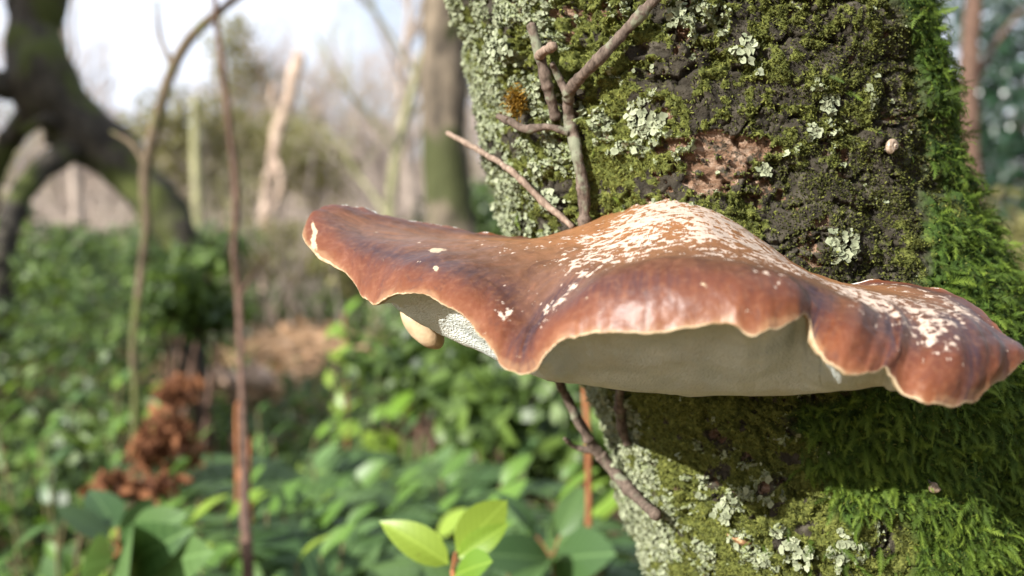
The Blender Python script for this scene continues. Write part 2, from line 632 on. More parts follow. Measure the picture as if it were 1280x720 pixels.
# lichen thalli: little lobed cups and scales
def lichen_flakes(Pp, N, g, size, name, mat, parent, lift=.0003, kind='stuff'):
    n = len(Pp)
    T, Bt = tangent_frame(nz_(N + g.normal(size=N.shape) * .45), g)
    Nn = np.cross(T, Bt)
    K = 9
    ang = np.linspace(0, 2 * np.pi, K, endpoint=False)[None] + g.uniform(-.25, .25, (n, K))
    rad = size[:, None] * g.uniform(.5, 1.1, (n, K))
    up = size[:, None] * g.uniform(-.1, .5, (n, K))
    ring = Pp[:, None] + rad[..., None] * (np.cos(ang)[..., None] * T[:, None] + np.sin(ang)[..., None] * Bt[:, None]) + (up + lift)[..., None] * Nn[:, None]
    cen = Pp + Nn * lift
    V = np.concatenate([cen[:, None], ring], 1)
    base = np.arange(n)[:, None] * (K + 1)
    j = np.arange(K)
    F = np.stack([base + 0 * j, base + 1 + j, base + 1 + (j + 1) % K], -1).reshape(-1, 3)
    me = np_mesh(name, V, F, True)
    attr(me, 'tint', np.clip(np.repeat(g.uniform(0, .8, n), K + 1) + np.tile(np.append(-.15, np.full(K, .15)), n), 0, 1))
    return link(name, me, mat, parent, kind=kind)


t = NT('lichen_grey_green')
col = t.mix(t.attr('tint'), (.075, .088, .038), (.30, .32, .20))
col = t.mix(t.math('MULTIPLY', t.noise(t.obj(), 600, 3), .35), col, (.36, .385, .285))
m_lichen = t.done(t.bsdf(col, .85, .15))
Pp, N, A, g = sample_surface(m_lich ** 1.5 * (.25 + lich), 17000, 5)
lichen_flakes(Pp, N, g, g.uniform(.0004, .0013, len(Pp)) * g.choice([1, 1, 1.2, 1.6], len(Pp)), 'lichen', m_lichen, trunk_o)

# short olive moss: tiny pointed leaves
def blades(Pp, N, g, length, width, spread, name, mat, parent, droop=0.0):
    n = len(Pp)
    D = nz_(N + g.normal(size=N.shape) * spread + np.array([0, 0, -droop]))
    T, Bt = tangent_frame(D, g)
    L = g.uniform(*length, n)[:, None]; W = g.uniform(*width, n)[:, None]
    bend = Bt * L * g.uniform(-.35, .35, (n, 1))
    V = np.stack([Pp - T * W * .5, Pp + T * W * .5, Pp + D * L * .55 + T * W * .62 + bend * .4, Pp + D * L * .55 - T * W * .62 + bend * .4, Pp + D * L + bend], 1)
    b = np.arange(n)[:, None] * 5
    F = np.concatenate([b + np.array([0, 1, 2]), b + np.array([0, 2, 3]), b + np.array([3, 2, 4])], 0)
    me = np_mesh(name, V, F, False)
    attr(me, 'tint', np.repeat(g.uniform(0, 1, n), 5))
    return link(name, me, mat, parent, kind='stuff')


m_omoss = leaf_mat('olive_moss', (.028, .036, .007), (.21, .22, .045), .7, .2, .25, 'tint')
t = NT('feather_moss')
col = t.ramp(t.attr('tint'), [(0.0, (.11, .075, .022)), (.07, (.030, .052, .008)), (.5, (.062, .115, .012)), (1.0, (.19, .27, .035))])
col = t.mix(t.math('MULTIPLY', t.noise(t.obj(), 45, 3), .5), col, (.06, .075, .012))
m_fmoss = t.done(t.n('MixShader', Fac=.32, i1=t.bsdf(col, .65, .2), i2=t.n('BsdfTranslucent', Color=col).outputs[0]).outputs[0])
Pp, N, A, g = sample_surface(m_moss * (1 - .8 * fmoss) + .05, 68000, 9)
blades(Pp, N, g, (.0006, .0019), (.0003, .0006), .8, 'moss', m_omoss, trunk_o)
m_dmoss = leaf_mat('dark_crumb_moss', (.020, .024, .006), (.12, .125, .032), .75, .15, .2, 'tint')
Pp, N, A, g = sample_surface((.25 + n_d) * (1 - m_wood) * sstep(840, 960, PX) * (PY < 440) * (1 - fmoss) * (.35 + sstep(.42, .58, n_b)), 34000, 13)
blades(Pp, N, g, (.0005, .0014), (.0003, .0006), .9, 'crumb_moss', m_dmoss, trunk_o)


# feathery moss: drooping fronds with two rows of leaflets
def fronds(Pp, N, A, g, length, name, mat, parent, K=9):
    n = len(Pp)
    rad = np.stack([np.sin(A), -np.cos(A), 0 * A], -1)
    side = np.stack([np.cos(A), np.sin(A), 0 * A], -1)
    D0 = nz_(rad * .55 + side * g.normal(0, .55, (n, 1)) + np.array([0, 0, 1.0]) * g.normal(-.15, .7, (n, 1)) + N * .5)
    L = g.uniform(*length, n) * g.choice([.3, .55, .8, 1, 1.3], n)
    pts = [Pp]
    d = D0.copy()
    for k in range(K):
        d = nz_(d + np.array([0, 0, -.11]) + g.normal(0, .17, (n, 3)) - rad * .05)
        pts.append(pts[-1] + d * (L / K)[:, None])
    pts = np.stack(pts, 1)                      # n,K+1,3
    seg = pts[:, 1:] - pts[:, :-1]
    sd = nz_(seg)
    up = rad[:, None] + 0 * sd
    sv = nz_(np.cross(sd, up + g.normal(0, .35, (n, 1, 3))))
    prof = np.sin(np.linspace(.35, 1, K) * np.pi * .93) * .9 + .2
    ll = (L[:, None] * .19) * prof[None]
    Vs = []; 
    for s in (-1, 1):
        for half in (0., .5):
            b0 = pts[:, :-1] + seg * half
            tip = b0 + (sv * s * .8 + sd * .75 + up * g.normal(.15, .2, (n, K, 1))) * ll[..., None]
            e = b0 + seg * .42
            Vs.append(np.stack([b0, e, tip], 2).reshape(-1, 3, 3))
    V = np.concatenate(Vs, 0)
    F = np.arange(len(V) * 3).reshape(-1, 3)
    me = np_mesh(name, V.reshape(-1, 3), F, False)
    ti = np.clip(np.repeat(g.uniform(0, 1, n), K).reshape(n, K) * .7 + np.linspace(0, .35, K)[None], 0, 1)
    attr(me, 'tint', np.repeat(np.tile(ti.reshape(-1), 4), 3))
    return link(name, me, mat, parent, kind='stuff')


Pp, N, A, g = sample_surface((fmoss ** 2 * (.3 + 1.4 * n_b) + .16 * (PY > 500) * sstep(930, 1060, PX) * n_b + .002 * (1 - m_bare)), 8200, 11)
fronds(Pp, N, A, g, (.0045, .011), 'feather_moss', m_fmoss, trunk_o)

# distinct leafy lichen rosettes
m_ros = m_lichen
for k, (px, py, rr, nn) in enumerate([(805, 148, 24, 70), (1052, 306, 20, 60), (930, 62, 15, 22), (850, 22, 16, 22), (1000, 692, 22, 42), (1058, 690, 15, 24),
                                      (770, 572, 14, 36), (955, 214, 8, 16), (628, 60, 26, 44), (640, 130, 22, 36), (690, 250, 16, 24), (905, 640, 16, 30), (1035, 130, 12, 18), (1015, 165, 10, 18)]):
    g = np.random.default_rng(100 + k)
    c, rn = on_trunk(px, py, .0012)
    side = np.array([-rn[1], rn[0], 0]); upv = np.array([0, 0, 1.0])
    q = np.sqrt(g.uniform(0, 1, nn)) * rr / FPX * .41
    an = g.uniform(0, 2 * np.pi, nn)
    Pc = c + (q * np.cos(an))[:, None] * side + (q * np.sin(an))[:, None] * upv
    lichen_flakes(Pc, np.tile(rn, (nn, 1)), g, g.uniform(.0008, .0024, nn), 'lichen_rosette', m_lichen, trunk_o, .0012, kind=None)


# ------------------------------------------------------------------ the bracket fungus
rim_tab = np.array([
    [0, 690, 302, .438], [1, 600, 291, .449], [2, 500, 273, .455], [2.6, 445, 259, .456], [3, 420, 256, .454], [3.5, 398, 263, .447], [4, 381, 281, .436],
    [4.3, 379, 296, .428], [4.6, 394, 313, .418], [5, 428, 338, .402], [5.5, 450, 365, .388], [6, 467, 378, .378], [6.35, 485, 371, .371], [6.7, 508, 364, .366],
    [7, 530, 367, .360], [7.4, 558, 382, .350], [7.8, 585, 402, .342], [8.2, 606, 427, .334], [8.6, 622, 449, .326], [8.9, 638, 463, .320], [9.1, 655, 467, .316],
    [9.35, 670, 461, .314], [9.6, 682, 445, .314], [9.9, 698, 427, .314], [10.2, 722, 419, .311], [10.7, 765, 416, .305], [11.2, 815, 413, .301],
    [11.8, 870, 406, .298], [12.2, 905, 404, .296], [12.5, 925, 409, .294], [12.75, 945, 416, .293], [13, 965, 411, .294], [13.4, 995, 401, .299],
    [13.7, 1006, 394, .304], [14, 1012, 405, .305], [14.3, 1020, 427, .301], [14.7, 1038, 453, .295], [15, 1060, 466, .293], [15.4, 1085, 466, .295],
    [15.7, 1105, 460, .299], [16, 1118, 473, .300], [16.4, 1140, 494, .298], [16.8, 1165, 505, .297], [17.1, 1190, 507, .300], [17.5, 1215, 502, .305],
    [17.9, 1238, 484, .312], [18.3, 1265, 464, .322], [18.6, 1283, 447, .332], [18.8, 1280, 437, .338], [19.1, 1258, 418, .350], [19.4, 1240, 402, .358],
    [19.8, 1205, 374, .370], [20.2, 1150, 356, .381], [20.6, 1100, 351, .389], [21, 1045, 357, .398]])
C_tab = np.array([
    [0, 690, 301, .437], [1, 605, 293, .443], [2, 510, 277, .446], [3, 430, 262, .446], [4, 400, 268, .440], [5, 440, 302, .415], [6, 490, 322, .393],
    [7, 545, 332, .373], [8, 620, 362, .352], [8.6, 648, 398, .341], [9.1, 668, 412, .336], [9.6, 694, 392, .330], [10.2, 735, 360, .321], [11.2, 815, 340, .311],
    [12.2, 900, 337, .305], [12.75, 940, 344, .303], [13.4, 985, 350, .309], [13.8, 1003, 364, .316], [14.3, 1035, 385, .313], [15, 1075, 403, .307],
    [15.7, 1112, 420, .312], [16.4, 1150, 430, .309], [17, 1190, 432, .312], [18, 1240, 428, .325], [18.6, 1262, 425, .338], [19.1, 1245, 412, .350],
    [19.8, 1198, 375, .366], [20.6, 1098, 354, .387], [21, 1045, 358, .398]])
B_tab = np.array([
    [0, 692, 301, .436], [2, 560, 293, .436], [4, 480, 290, .430], [5, 500, 299, .420], [6, 560, 304, .404], [7, 625, 314, .388], [8, 690, 325, .370], [9.1, 725, 335, .352],
    [10.2, 775, 329, .344], [11.2, 825, 321, .337], [12.2, 890, 319, .332], [13, 945, 328, .331], [14, 1010, 350, .332], [15, 1060, 369, .332], [16, 1105, 379, .334],
    [17, 1145, 384, .338], [18, 1180, 385, .346], [19, 1180, 375, .357], [20, 1130, 358, .375], [21, 1045, 358, .398]])
A_tab = np.array([
    [0, 695, 300, .434], [2, 660, 300, .430], [4, 655, 300, .424], [6, 690, 295, .410], [8, 755, 291, .393], [10, 800, 285, .378], [11.2, 838, 281, .372], [12.2, 880, 282, .369],
    [13, 915, 293, .369], [14, 950, 311, .369], [15, 980, 327, .370], [16, 1005, 338, .373], [18, 1040, 350, .382], [20, 1050, 356, .390], [21, 1046, 358, .398]])
H_tab = np.array([
    [0, 700, 298, .432], [1, 712, 294, .432], [2, 722, 291, .43], [3, 735, 284, .428], [4, 748, 279, .424], [5, 760, 274, .42], [6, 772, 270, .418], [7, 784, 266, .415],
    [8, 800, 260, .41], [9, 815, 257, .407], [10, 830, 254, .404], [11, 848, 252, .402], [12, 868, 254, .401], [13, 890, 260, .40], [14, 915, 272, .399], [15, 940, 288, .398],
    [16, 965, 307, .398], [17, 985, 325, .398], [18, 1005, 340, .398], [19, 1020, 350, .398], [20, 1035, 356, .398], [21, 1045, 357, .399]])
U_tab = np.array([
    [0, 690, 345, .430], [2, 600, 330, .432], [4, 500, 345, .425], [5, 520, 388, .415], [6, 552, 412, .408], [7, 598, 438, .398], [8, 650, 460, .386], [9, 700, 474, .371],
    [10, 745, 484, .368], [11, 810, 491, .366], [12, 880, 495, .362], [13, 940, 495, .360], [14, 1000, 493, .356], [15, 1050, 488, .350], [16, 1095, 481, .352],
    [17, 1130, 472, .356], [18, 1150, 455, .364], [19, 1140, 440, .374], [20, 1100, 430, .385], [21, 1050, 430, .397]])
K_tab = np.array([
    [0, 705, 365, .445], [6, 740, 440, .440], [9, 790, 472, .425], [12, 880, 478, .418], [15, 980, 475, .418], [18, 1040, 460, .418], [21, 1060, 440, .415]])


def pchip_tab(tab, tt):
    """smooth interpolation of (t,px,py,d) rows: cubic Hermite with finite-difference tangents"""
    x = tab[:, 0]; y = tab[:, 1:]
    d = np.zeros_like(y)
    h = np.diff(x)[:, None]
    s = np.diff(y, axis=0) / h
    d[1:-1] = (s[:-1] * h[1:] + s[1:] * h[:-1]) / (h[:-1] + h[1:])
    d[0] = s[0]; d[-1] = s[-1]
    k = np.clip(np.searchsorted(x, tt, side='right') - 1, 0, len(x) - 2)
    hh = h[k]; u = ((tt - x[k])[:, None]) / hh
    y0, y1, d0, d1 = y[k], y[k + 1], d[k], d[k + 1]
    r = (2 * u ** 3 - 3 * u ** 2 + 1) * y0 + (u ** 3 - 2 * u ** 2 + u) * hh * d0 + (-2 * u ** 3 + 3 * u ** 2) * y1 + (u ** 3 - u ** 2) * hh * d1
    return P(r[:, 0], r[:, 1], r[:, 2])


NTT = 760
tt = np.linspace(0, 21, NTT)
ringR = pchip_tab(rim_tab, tt); ringC = pchip_tab(C_tab, tt); ringB = pchip_tab(B_tab, tt); ringA = pchip_tab(A_tab, tt)
ringH = pchip_tab(H_tab, tt); ringU = pchip_tab(U_tab, tt); ringK = pchip_tab(K_tab, tt)
# small natural irregularity of the margin
jn = fbm(np.stack([tt * 4.5, 0 * tt, 0 * tt], -1), 4, 71) - .5
ringR = ringR + np.stack([0 * tt, 0 * tt, jn * .003], -1)
# push the hub into the trunk
ringH = ringH + np.array([0, .012, .002])


def hermite_cols(rings, knots, ss):
    """spline through rings (k of (n,3)) for each s"""
    Pk = np.stack(rings, 0)
    x = np.array(knots)
    h = np.diff(x)[:, None, None]
    s = np.diff(Pk, axis=0) / h
    d = np.zeros_like(Pk)
    d[1:-1] = (s[:-1] * h[1:] + s[1:] * h[:-1]) / (h[:-1] + h[1:])
    d[0] = 1.5 * s[0] - .5 * d[1]; d[-1] = 1.5 * s[-1] - .5 * d[-2]
    out = []
    for sv in ss:
        k = int(np.clip(np.searchsorted(x, sv, side='right') - 1, 0, len(x) - 2))
        u = (sv - x[k]) / (x[k + 1] - x[k]); hh = x[k + 1] - x[k]
        out.append((2 * u ** 3 - 3 * u ** 2 + 1) * Pk[k] + (u ** 3 - 2 * u ** 2 + u) * hh * d[k] + (-2 * u ** 3 + 3 * u ** 2) * Pk[k + 1] + (u ** 3 - u ** 2) * hh * d[k + 1])
    return np.stack(out, 0)


NS = 170
ss = np.linspace(0, 1, NS)
top = hermite_cols([ringH, ringA, ringB, ringC, ringR], [0, .25, .55, .82, 1.0], ss)
# round the turn towards the margin: extra bulge at s ~ .92
S2, T2 = np.meshgrid(ss, tt, indexing='ij')
tn = np.cross(np.gradient(top, axis=0), np.gradient(top, axis=1))
tn = nz_(tn)
if tn[40, 400, 2] < 0: tn = -tn
out = nz_(ringR - ringB)
bul = np.sin(np.clip((S2 - .80) / .2, 0, 1) * np.pi) * sstep(4.6, 5.4, T2) * sstep(19.2, 18.4, T2)
top = top + tn * (bul * .0010)[..., None]
# radial pleats (strong on the right lobe) and lumps
pl = fbm(np.stack([T2 * 1.9 + (S2 - .8) * 1.5, S2 * 1.1, 0 * T2], -1), 2, 81) - .5
plw = sstep(.35, .8, S2) * (.22 + .9 * sstep(14.3, 15.5, T2) * sstep(18.8, 18, T2) + .5 * np.exp(-((T2 - 9.1) / .8) ** 2)) * (1 - .6 * sstep(.93, 1, S2))
top = top + tn * (pl * plw * .0065)[..., None]
top = top + tn * ((fbm(top * 60, 2, 82) - .5) * .0022 * sstep(0, .15, S2) * (1 - sstep(.9, 1, S2)))[..., None]
top = top + tn * ((fbm(top * 300, 3, 83) - .5) * .0005)[..., None]

# where the pale outer skin still clings as flakes
flk = (.40 * sstep(.72, .16, S2) * sstep(6.2, 8.6, T2) * sstep(17.2, 15.4, T2) + .31 * np.exp(-((S2 - .58) / .25) ** 2) * sstep(14.2, 15.4, T2)
       + .12 * np.exp(-((S2 - .5) / .25) ** 2) * sstep(5, 7, T2) * sstep(15, 14, T2)
       + .30 * np.exp(-((S2 - .80) / .07) ** 2 - ((T2 - 13.1) / .35) ** 2) + .27 * np.exp(-((S2 - .76) / .12) ** 2 - ((T2 - 9.55) / .35) ** 2)
       + .24 * np.exp(-((S2 - .8) / .12) ** 2 - ((T2 - 16.6) / .35) ** 2) + .25 * np.exp(-((S2 - .86) / .06) ** 2 - ((T2 - 8.35) / .2) ** 2))
pxc, pyc, _ = project(top)
crm = np.exp(-((pxc - (392 + 8 * (fbm(np.stack([pyc * .11, 0 * pyc, 0 * pyc], -1), 3, 87) - .5))) / (2.2 + .05 * np.clip(pyc - 275, 0, 40))) ** 2) * sstep(272, 280, pyc) * sstep(318, 306, pyc)
crm = np.maximum(crm, 1.1 * np.exp(-((pxc - 545) / 9) ** 2 - ((pyc - 313) / 3.0) ** 4) + 1.1 * np.exp(-((pxc - 545) / 3.5) ** 2 - ((pyc - 335) / 3) ** 2) + .8 * np.exp(-((pxc - 878) / 4) ** 2 - ((pyc - 354) / 4) ** 2))
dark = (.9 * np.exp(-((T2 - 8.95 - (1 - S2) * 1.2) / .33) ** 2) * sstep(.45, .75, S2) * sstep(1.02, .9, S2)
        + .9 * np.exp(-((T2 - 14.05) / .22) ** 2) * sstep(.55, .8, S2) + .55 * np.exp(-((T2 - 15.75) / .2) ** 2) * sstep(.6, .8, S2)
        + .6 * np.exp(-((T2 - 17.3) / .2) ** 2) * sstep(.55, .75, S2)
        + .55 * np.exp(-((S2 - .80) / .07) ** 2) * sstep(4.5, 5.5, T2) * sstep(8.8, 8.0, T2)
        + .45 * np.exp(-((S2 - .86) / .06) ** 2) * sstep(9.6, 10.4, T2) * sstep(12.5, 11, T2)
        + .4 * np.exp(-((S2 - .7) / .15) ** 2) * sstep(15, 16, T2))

t = NT('fungus_skin')
s_a, t_a, f_a, d_a = t.attr('s_a'), t.attr('t_a'), t.attr('flake'), t.attr('dark')
st = t.n('CombineXYZ', X=t_a, Y=s_a, Z=0.0).outputs[0]
oc = t.obj()
streak = t.noise(t.map(st, (2.6, 9, 1)), 1.0, 5, .62, 1.2)
fine = t.noise(oc, 420, 5, .65)
blot = t.noise(oc, 55, 4, .6)
wob = t.math('ADD', s_a, t.math('MULTIPLY', t.math('SUBTRACT', blot, .5), .16))
base = t.ramp(wob, [(0.0, (.25, .115, .046)), (.30, (.24, .105, .041)), (.46, (.165, .078, .038)), (.66, (.110, .051, .029)), (.80, (.078, .030, .017)), (.88, (.095, .027, .011)), (.95, (.120, .035, .012)), (.98, (.135, .044, .015)), (1.0, (.21, .105, .048))])
base = t.mix(t.math('MULTIPLY', t.ss(streak, .5, .75), .55), base, (.042, .018, .016))
base = t.mix(t.math('MULTIPLY', t.ss(streak, .5, .25), .35), base, (.24, .10, .055))
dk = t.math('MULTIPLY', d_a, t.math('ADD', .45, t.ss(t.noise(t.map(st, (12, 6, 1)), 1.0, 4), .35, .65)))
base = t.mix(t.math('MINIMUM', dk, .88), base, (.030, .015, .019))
base = t.mix(t.math('MULTIPLY', t.ss(fine, .45, .75), .18), base, (.30, .15, .075))
fn1 = t.noise(t.map(st, (20, 16, 1)), 1.0, 4, .62, .8)
fn2 = t.noise(oc, 300, 4, .62, .5)
fn3 = t.noise(oc, 75, 2, .5)
fv = t.math('ADD', t.math('MULTIPLY', fn1, .22), t.math('ADD', t.math('MULTIPLY', fn2, .54), t.math('MULTIPLY', fn3, .24)))
fv = t.math('MULTIPLY_ADD', t.math('SUBTRACT', fv, .5), 2.3, .5)
fl = t.math('SUBTRACT', t.math('ADD', fv, f_a), .84)
fm = t.ss(fl, 0.0, .035)
base = t.mix(fm, base, t.mix(fine, (.33, .22, .15), (.52, .44, .37)))
base = t.mix(t.ss(t.math('ADD', t.attr('cream'), t.math('MULTIPLY', t.math('SUBTRACT', fn2, .5), 2.2)), .42, .62), base, (.40, .31, .20))
hh = t.math('ADD', t.math('MULTIPLY', fm, 1.3), t.math('ADD', t.math('MULTIPLY', fine, .35), t.math('MULTIPLY', streak, .8)))
rgh = t.math('ADD', .42, t.math('MULTIPLY', fm, .4))
sk = t.bsdf(base, .45, .33, t.bump(hh, .55, .0006))
t.t.links.new(rgh, sk.node.inputs['Roughness'])
m_skin = t.done(sk)

fung = empty('bracket_fungus', tuple(ringH[400]), 'broad wavy brown bracket fungus with white underside on the mossy trunk', 'fungus')
me = np_mesh('cap', top, grid_faces(NS, NTT))
for nme, dat in (('s_a', S2), ('t_a', T2), ('flake', flk), ('dark', dark), ('cream', crm)):
    attr(me, nme, dat)
link('cap', me, m_skin, fung)

# cream margin: rolls from the skin edge to the pore layer
Tn = nz_(np.gradient(ringR, axis=0))
hubc = P(860, 400, .405)
I = hubc - top[-1]
I -= Tn * np.einsum('ij,ij->i', I, Tn)[:, None]
I = nz_(I * np.array([1, 1, .25]))
O = nz_(top[-1] - top[-6])
mw = .0016 + .0010 * (fbm(np.stack([tt * 3, 0 * tt, 0 * tt], -1), 3, 91)) + .0062 * np.exp(-((tt - 4.75) / .22) ** 2) + .0012 * np.exp(-((tt - 14.2) / .3) ** 2)
mw = mw * .62 * (.35 + .65 * sstep(3.7, 4.3, tt)) * (.35 + .65 * sstep(18.7, 18.2, tt))
back = np.clip(1 - sstep(3.6, 4.4, tt) + 1 - sstep(18.9, 18.3, tt), 0, 1)[:, None]
O = nz_(O * (1 - back) + np.array([0, 0, -1.0]) * back)
mw = mw[:, None]
edge0 = top[-1]
mr = [edge0 - nz_(top[-1] - top[-6]) * .0003, edge0 + O * mw * .35 + I * mw * .10, edge0 + O * mw * .50 + I * mw * .65, edge0 + O * mw * .30 + I * mw * 1.3, edge0 + I * mw * 1.9]
marg = hermite_cols(mr, [0, .25, .5, .75, 1], np.linspace(0, 1, 14))
marg = marg + ((fbm(marg * 350, 3, 92) - .5) * .0008)[..., None] * O[None]
t = NT('fungus_margin')
m_marg = t.done(t.bsdf(t.ramp(t.noise(t.obj(), 260, 4, .6), [(.3, (.22, .13, .06)), (.6, (.37, .285, .175))]), .7, .2, t.bump(t.noise(t.obj(), 600, 3), .4, .0006)))
link('margin', np_mesh('margin', marg, grid_faces(14, NTT)), m_marg, fung)

# pore layer: rises behind the margin, then swells into a cushion down to the trunk
Wd = np.array([0, 0, 1.0])
e1 = marg[-1] + Tn * 0
u1 = e1 * .80 + ringU * .20 + Wd * (.0025 - .009 * back)
u1b = e1 * .45 + ringU * .55 + Wd * (-.001 - .004 * back)
Kp = ringK + np.array([0, .01, 0])
und = hermite_cols([e1, u1, u1b, ringU, ringU * .4 + Kp * .6 + Wd * -.0015, Kp], [0, .12, .4, .66, .85, 1.0], np.linspace(0, 1, 90))
su = np.linspace(0, 1, 90)[:, None]
und = und + np.array([0, 0, 1.0]) * ((fbm(und * 90, 3, 95) - .5) * .0018 * np.sin(np.pi * np.clip(su, .02, 1)))[..., None]
t = NT('pore_layer')
pn = t.n('TexVoronoi', Vector=t.obj(), Scale=1100.0).outputs['Distance']
wn_ = t.noise(t.obj(), 70, 4, .6)
col = t.ramp(wn_, [(.3, (.47, .505, .465)), (.6, (.585, .62, .575)), (.8, (.65, .675, .63))])
col = t.mix(t.math('MULTIPLY', t.ss(t.noise(t.obj(), 28, 5, .65), .5, .72), .45), col, (.52, .49, .38))
col = t.mix(t.math('MULTIPLY', t.ss(pn, .28, .12), .30), col, (.33, .34, .29))
col = t.mix(t.math('MULTIPLY', t.ss(t.noise(t.obj(), 420, 2), .70, .76), .6), col, (.22, .17, .11))
sh = t.bsdf(col, .8, .15, t.bump(t.math('ADD', pn, t.math('MULTIPLY', t.noise(t.obj(), 150, 6, .7), 1.8)), .6, .0010))
sh.node.inputs['Subsurface Weight'].default_value = 0.12
sh.node.inputs['Subsurface Radius'].default_value = (.006, .005, .004)
sh.node.inputs['Subsurface Scale'].default_value = 1.0
m_pore = t.done(sh)
link('pore_surface', np_mesh('pore_surface', und, grid_faces(90, NTT)), m_pore, fung)

# small pale knob hanging from the far margin
c = P(528, 408, .425)
a = np.linspace(0, np.pi, 26)[:, None]; b = np.linspace(0, 2 * np.pi, 40, endpoint=False)[None]
ux, uy, uz = np.sin(a) * np.cos(b), np.sin(a) * np.sin(b), np.cos(a) + 0 * b
kn = np.stack([ux * .0092 - uz * .0020, uy * .010, uz * .0092 - ux * .0042], -1)
kn = kn * (1 + .22 * (fbm(kn * 120 + 5, 3, 98) - .5))[..., None] + c
t = NT('fungus_knob')
nk = t.noise(t.obj(), 150, 4, .6)
zz = t.n('SeparateXYZ', Vector=t.obj()).outputs['Z']
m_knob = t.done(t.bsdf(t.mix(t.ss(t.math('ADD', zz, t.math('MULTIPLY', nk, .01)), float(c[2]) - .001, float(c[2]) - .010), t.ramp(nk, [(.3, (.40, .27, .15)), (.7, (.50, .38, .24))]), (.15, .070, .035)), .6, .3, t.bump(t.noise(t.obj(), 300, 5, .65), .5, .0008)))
link('knob', np_mesh('knob', kn, grid_faces(26, 40, True)), m_knob, fung)

# ------------------------------------------------------------------ twigs against the bark
m_twig = bark_mat('twig_bark', (.030, .021, .015), (.155, .115, .088), 520, (.16, .165, .11), .28)
m_twig2 = bark_mat('pale_twig_bark', (.08, .050, .034), (.29, .215, .16), 520)
m_cut = (lambda t: t.done(t.bsdf(t.ramp(t.noise(t.obj(), 400, 3), [(.3, (.05, .025, .012)), (.5, (.20, .11, .05)), (.7, (.42, .28, .15))]), .8, .2)))(NT('broken_wood'))


def twig_path(rows, n):
    pts = [np.append(on_trunk(px, py, off)[0], 0) for px, py, off, w in rows]
    p = np.array(pts)[:, :3]
    q = catmull(p, n)
    # keep traced pixel position: slide depth only
    w = np.interp(np.linspace(0, 1, n), np.linspace(0, 1, len(rows)), [r[3] for r in rows])
    rad = .86 * w / 2 / FPX * np.linalg.norm(q - NPCAM, axis=1)
    return q, rad


def twig_mesh(name, rows, seed, mat, parent, n=60):
    n = n * 2
    q, rad = twig_path(rows, n)
    g = np.random.default_rng(seed)
    q = q + (fbm(q * 120, 3, seed)[:, None] - .5) * .003 * nz_(g.normal(size=(1, 3)))
    rad = rad * (1 + .55 * (fbm(q * 160, 3, seed + 5) - .5))
    arc = np.concatenate([[0], np.cumsum(np.linalg.norm(np.diff(q, axis=0), axis=1))])
    for nd_ in np.arange(.004, arc[-1], .0135) + g.uniform(-.003, .003):      # nodes
        rad = rad * (1 + .20 * np.exp(-((arc - nd_) / .0011) ** 2))
    return link(name, MB().tube(q, rad, 14, seed, .13).mesh(name), mat, parent)


def px_tilt(px, py, off):
    return on_trunk(px, py, off)[0]


tw = empty('forked_twig', tuple(on_trunk(722, 115, .006)[0]), 'long forked grey twig lying up the bark above the fungus', 'twig')
ms_ = twig_mesh('main_stem', [(850, -25, .012, 17), (800, 33, .010, 16), (760, 78, .009, 16), (724, 116, .007, 17), (722, 150, .006, 16), (731, 195, .006, 17), (741, 240, .007, 17), (747, 300, .008, 16)], 1, m_twig, tw, 90)
twig_mesh('stub', [(722, 122, .007, 12), (716, 102, .009, 11), (711, 84, .012, 8)], 2, m_twig, ms_, 24)
twig_mesh('side_shoot', [(722, 168, .006, 10), (700, 160, .008, 9), (676, 163, .010, 13), (655, 148, .014, 9)], 3, m_twig, ms_, 40)

tw = empty('broken_stub', tuple(on_trunk(694, 140, .003)[0]), 'short dark broken twig stub with a pale snapped spur', 'twig')
twig_mesh('stem', [(698, 150, .002, 16), (696, 110, .006, 17), (693, 75, .009, 16), (690, 36, .013, 14)], 4, m_twig, tw, 36)
twig_mesh('spur', [(692, 74, .010, 12), (712, 71, .017, 14), (731, 69, .024, 12)], 5, m_twig2, tw, 24)

tw = empty('thin_twig', tuple(on_trunk(660, 215, .006)[0]), 'thin straight brown twig slanting across the lichen left of the fork', 'twig')
twig_mesh('stem', [(600, 168, .016, 8), (628, 190, .011, 8), (660, 217, .008, 9), (695, 252, .007, 9), (729, 285, .007, 8)], 6, m_twig2, tw, 50)

tw = empty('hanging_twig', tuple(on_trunk(800, 590, .006)[0]), 'bent dark twig hanging below the fungus beside the pale lichen edge', 'twig')
twig_mesh('stem', [(740, 470, .018, 12), (752, 497, .018, 14), (770, 540, .016, 15), (788, 572, .014, 16), (812, 607, .012, 17), (840, 642, .010, 15)], 7, m_twig, tw, 70)
twig_mesh('spur', [(776, 566, .012, 9), (764, 560, .018, 8), (752, 552, .024, 5)], 8, m_twig, tw, 20)

tw = empty('dark_stem', tuple(on_trunk(786, 540, .003)[0]), 'dark upright stem hugging the bark in the fungus shadow', 'twig')
twig_mesh('stem', [(783, 480, .004, 14), (786, 520, .004, 15), (790, 556, .003, 13)], 9, m_twig, tw, 30)

# brown moss tuft on the side shoot
g = np.random.default_rng(77)
c, rn = on_trunk(660, 130, .006)
Pt = c + g.normal(size=(420, 3)) * np.array([.0022, .0015, .003])
m_brown = leaf_mat('brown_moss', (.10, .05, .008), (.34, .20, .03), .8, .1, .2, 'tint')
o = blades(Pt, np.tile(rn, (420, 1)), g, (.0018, .0045), (.0003, .0006), .7, 'brown_moss_tuft', m_brown, None)
o['kind'] = 'stuff'; o['label'] = 'tuft of dry brown moss beside the forked twig'; o['category'] = 'moss'
